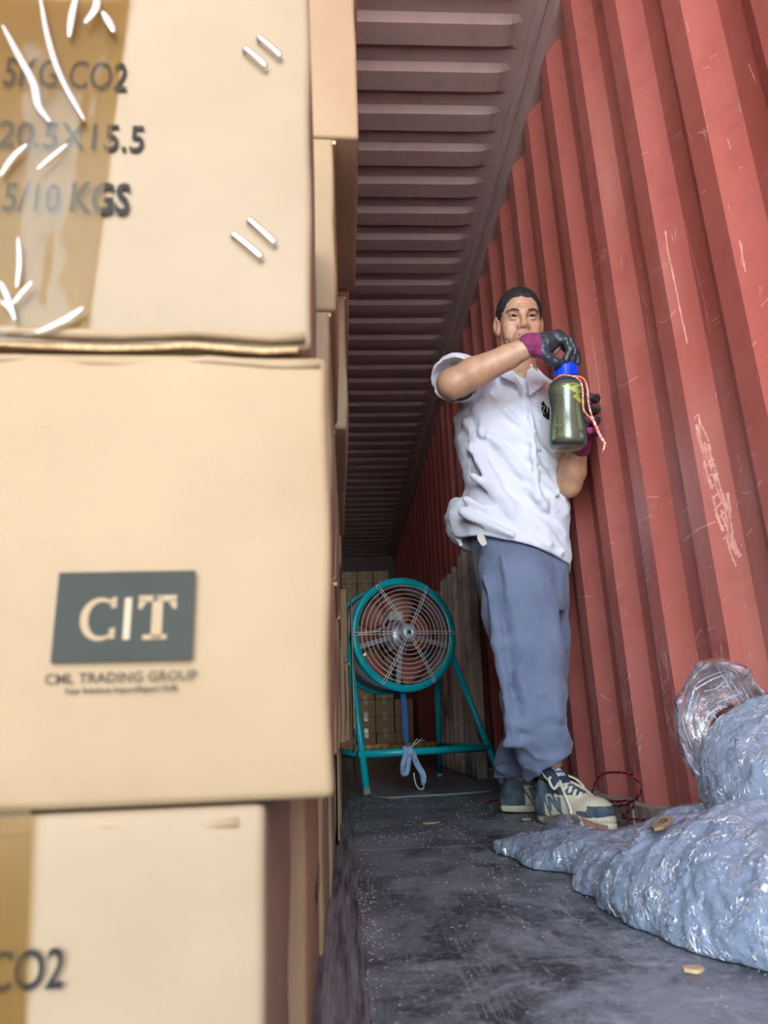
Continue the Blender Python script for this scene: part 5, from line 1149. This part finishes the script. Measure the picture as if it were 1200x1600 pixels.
# fine scratches scored into the floor
sk = MB()
def fstroke(pts, wd):
    q = crom([Vector(p) for p in pts], 4)
    for p0, p1 in zip(q[:-1], q[1:]):
        if p0.x > .74 or p1.x > .74: continue
        sv_ = (p1-p0).cross(UZ).normalized()*wd*.5*rc.uniform(.5, 1.2); sk.add([p0-sv_, p1-sv_, p1+sv_, p0+sv_], [(0, 1, 2, 3)])
def fg(x, y): return G(x, y, .0007)
for i in range(7): fstroke([fg(672+i*6, 1420+i*2), fg(690+i*5, 1450), fg(700+i*5, 1475-i*2)], .0009)
for i in range(5): fstroke([fg(715+i*11, 1500), fg(730+i*12, 1540), fg(748+i*14, 1592)], .0008)
for l_ in ([(631, 1418), (660, 1415), (685, 1412)], [(650, 1384), (676, 1384)], [(684, 1402), (700, 1402)], [(530, 1347), (570, 1345), (606, 1343)], [(600, 1333), (612, 1352)], [(640, 1350), (656, 1372)], [(580, 1420), (600, 1440)], [(820, 1400), (870, 1390), (905, 1410), (880, 1430), (830, 1425)], [(835, 1405), (870, 1400), (890, 1412)], [(628, 1460), (660, 1442), (690, 1440)], [(620, 1470), (650, 1478), (680, 1468)], [(700, 1300), (716, 1296), (728, 1288)], [(560, 1300), (556, 1320)], [(680, 1275), (706, 1290)]): fstroke([fg(*p) for p in l_], .0009)
for i in range(190):
    x, y = rc.uniform(530, 1000), 1250+340*rc.random(); a = rc.choice((rc.gauss(.1, .25), rc.gauss(1.1, .25))); L = rc.uniform(5, 26)*(y-1150)/250; fstroke([fg(x, y), fg(x+L*.5*math.cos(a)+rc.uniform(-1, 1), y+L*.5*math.sin(a)), fg(x+L*math.cos(a), y+L*math.sin(a))], rc.uniform(.0003, .0008))
tag(sk.build('floor_scratches', simple('scored_floor_mark', (.26, .28, .31), .7), fl), kind='stuff')

# clear stretch film hanging over the upper left carton
hw = sheet_grid('stretch_film', [[P(-60, -40, .350), P(-30, 120, .349), P(-20, 300, .350), P(-30, 470, .349), P(-60, 540, .351)], [P(60, -40, .345), P(60, 120, .344), P(45, 300, .346), P(40, 470, .345), P(30, 528, .349)], [P(150, -40, .350), P(150, 100, .349), P(120, 260, .351), P(90, 420, .350), P(110, 500, .350)], [P(230, -40, .353), P(190, 60, .353), P(150, 200, .3535), P(120, 380, .353), P(135, 505, .353)]], FILM3, None, .0016, 9, 12., 1.2)
tag(hw, 'clear stretch film clinging to the left side of the stapled carton', 'plastic film')
GLM2 = simple('film_fold_glint', (.92, .93, .92), .08)
m = MT('film_fold_glint'); tr = m.n('ShaderNodeBsdfTransparent').outputs[0]; gl = m.n('ShaderNodeBsdfGlossy', {'Roughness': .12}).outputs[0]; df = m.n('ShaderNodeBsdfDiffuse', {'Color': (.9, .9, .88, 1)}).outputs[0]
m.t.links.new(m.n('ShaderNodeMixShader', {0: .6, 1: tr, 2: m.n('ShaderNodeMixShader', {0: .5, 1: df, 2: gl}).outputs[0]}).outputs[0], m.out.inputs[0]); FOLD = m.m  # white colour paints the glints along the film's creases
for pts, wd in [([(4, 40), (28, 85), (52, 130), (60, 165), (78, 190)], .0045), ([(62, -10), (75, 60), (95, 120), (132, 188)], .0034), ([(120, -10), (112, 25), (108, 58)], .0040), ([(150, -15), (150, 12), (132, 36)], .0045), ([(160, 18), (170, 34), (178, 50)], .0045), ([(42, 225), (20, 245), (0, 275)], .0030), ([(105, 225), (80, 245), (58, 265)], .0022), ([(28, 370), (30, 410), (26, 450)], .0022), ([(0, 440), (12, 465), (22, 495)], .0032), ([(20, 475), (36, 455), (50, 440)], .0026), ([(130, 480), (100, 500), (55, 520)], .0034), ([(0, 470), (14, 480), (24, 500)], .0028)]:
    b = MB(); pp = crom([P(x, y, .3475) for x, y in pts], 6); n_ = len(pp); b.ribbon(pp, [wd*max(.15, math.sin(math.pi*(i+.5)/n_))**.6 for i in range(n_)], Vector((.1, -1, .25)), .0006); b.build('film_crease_glint', FOLD, hw, True)
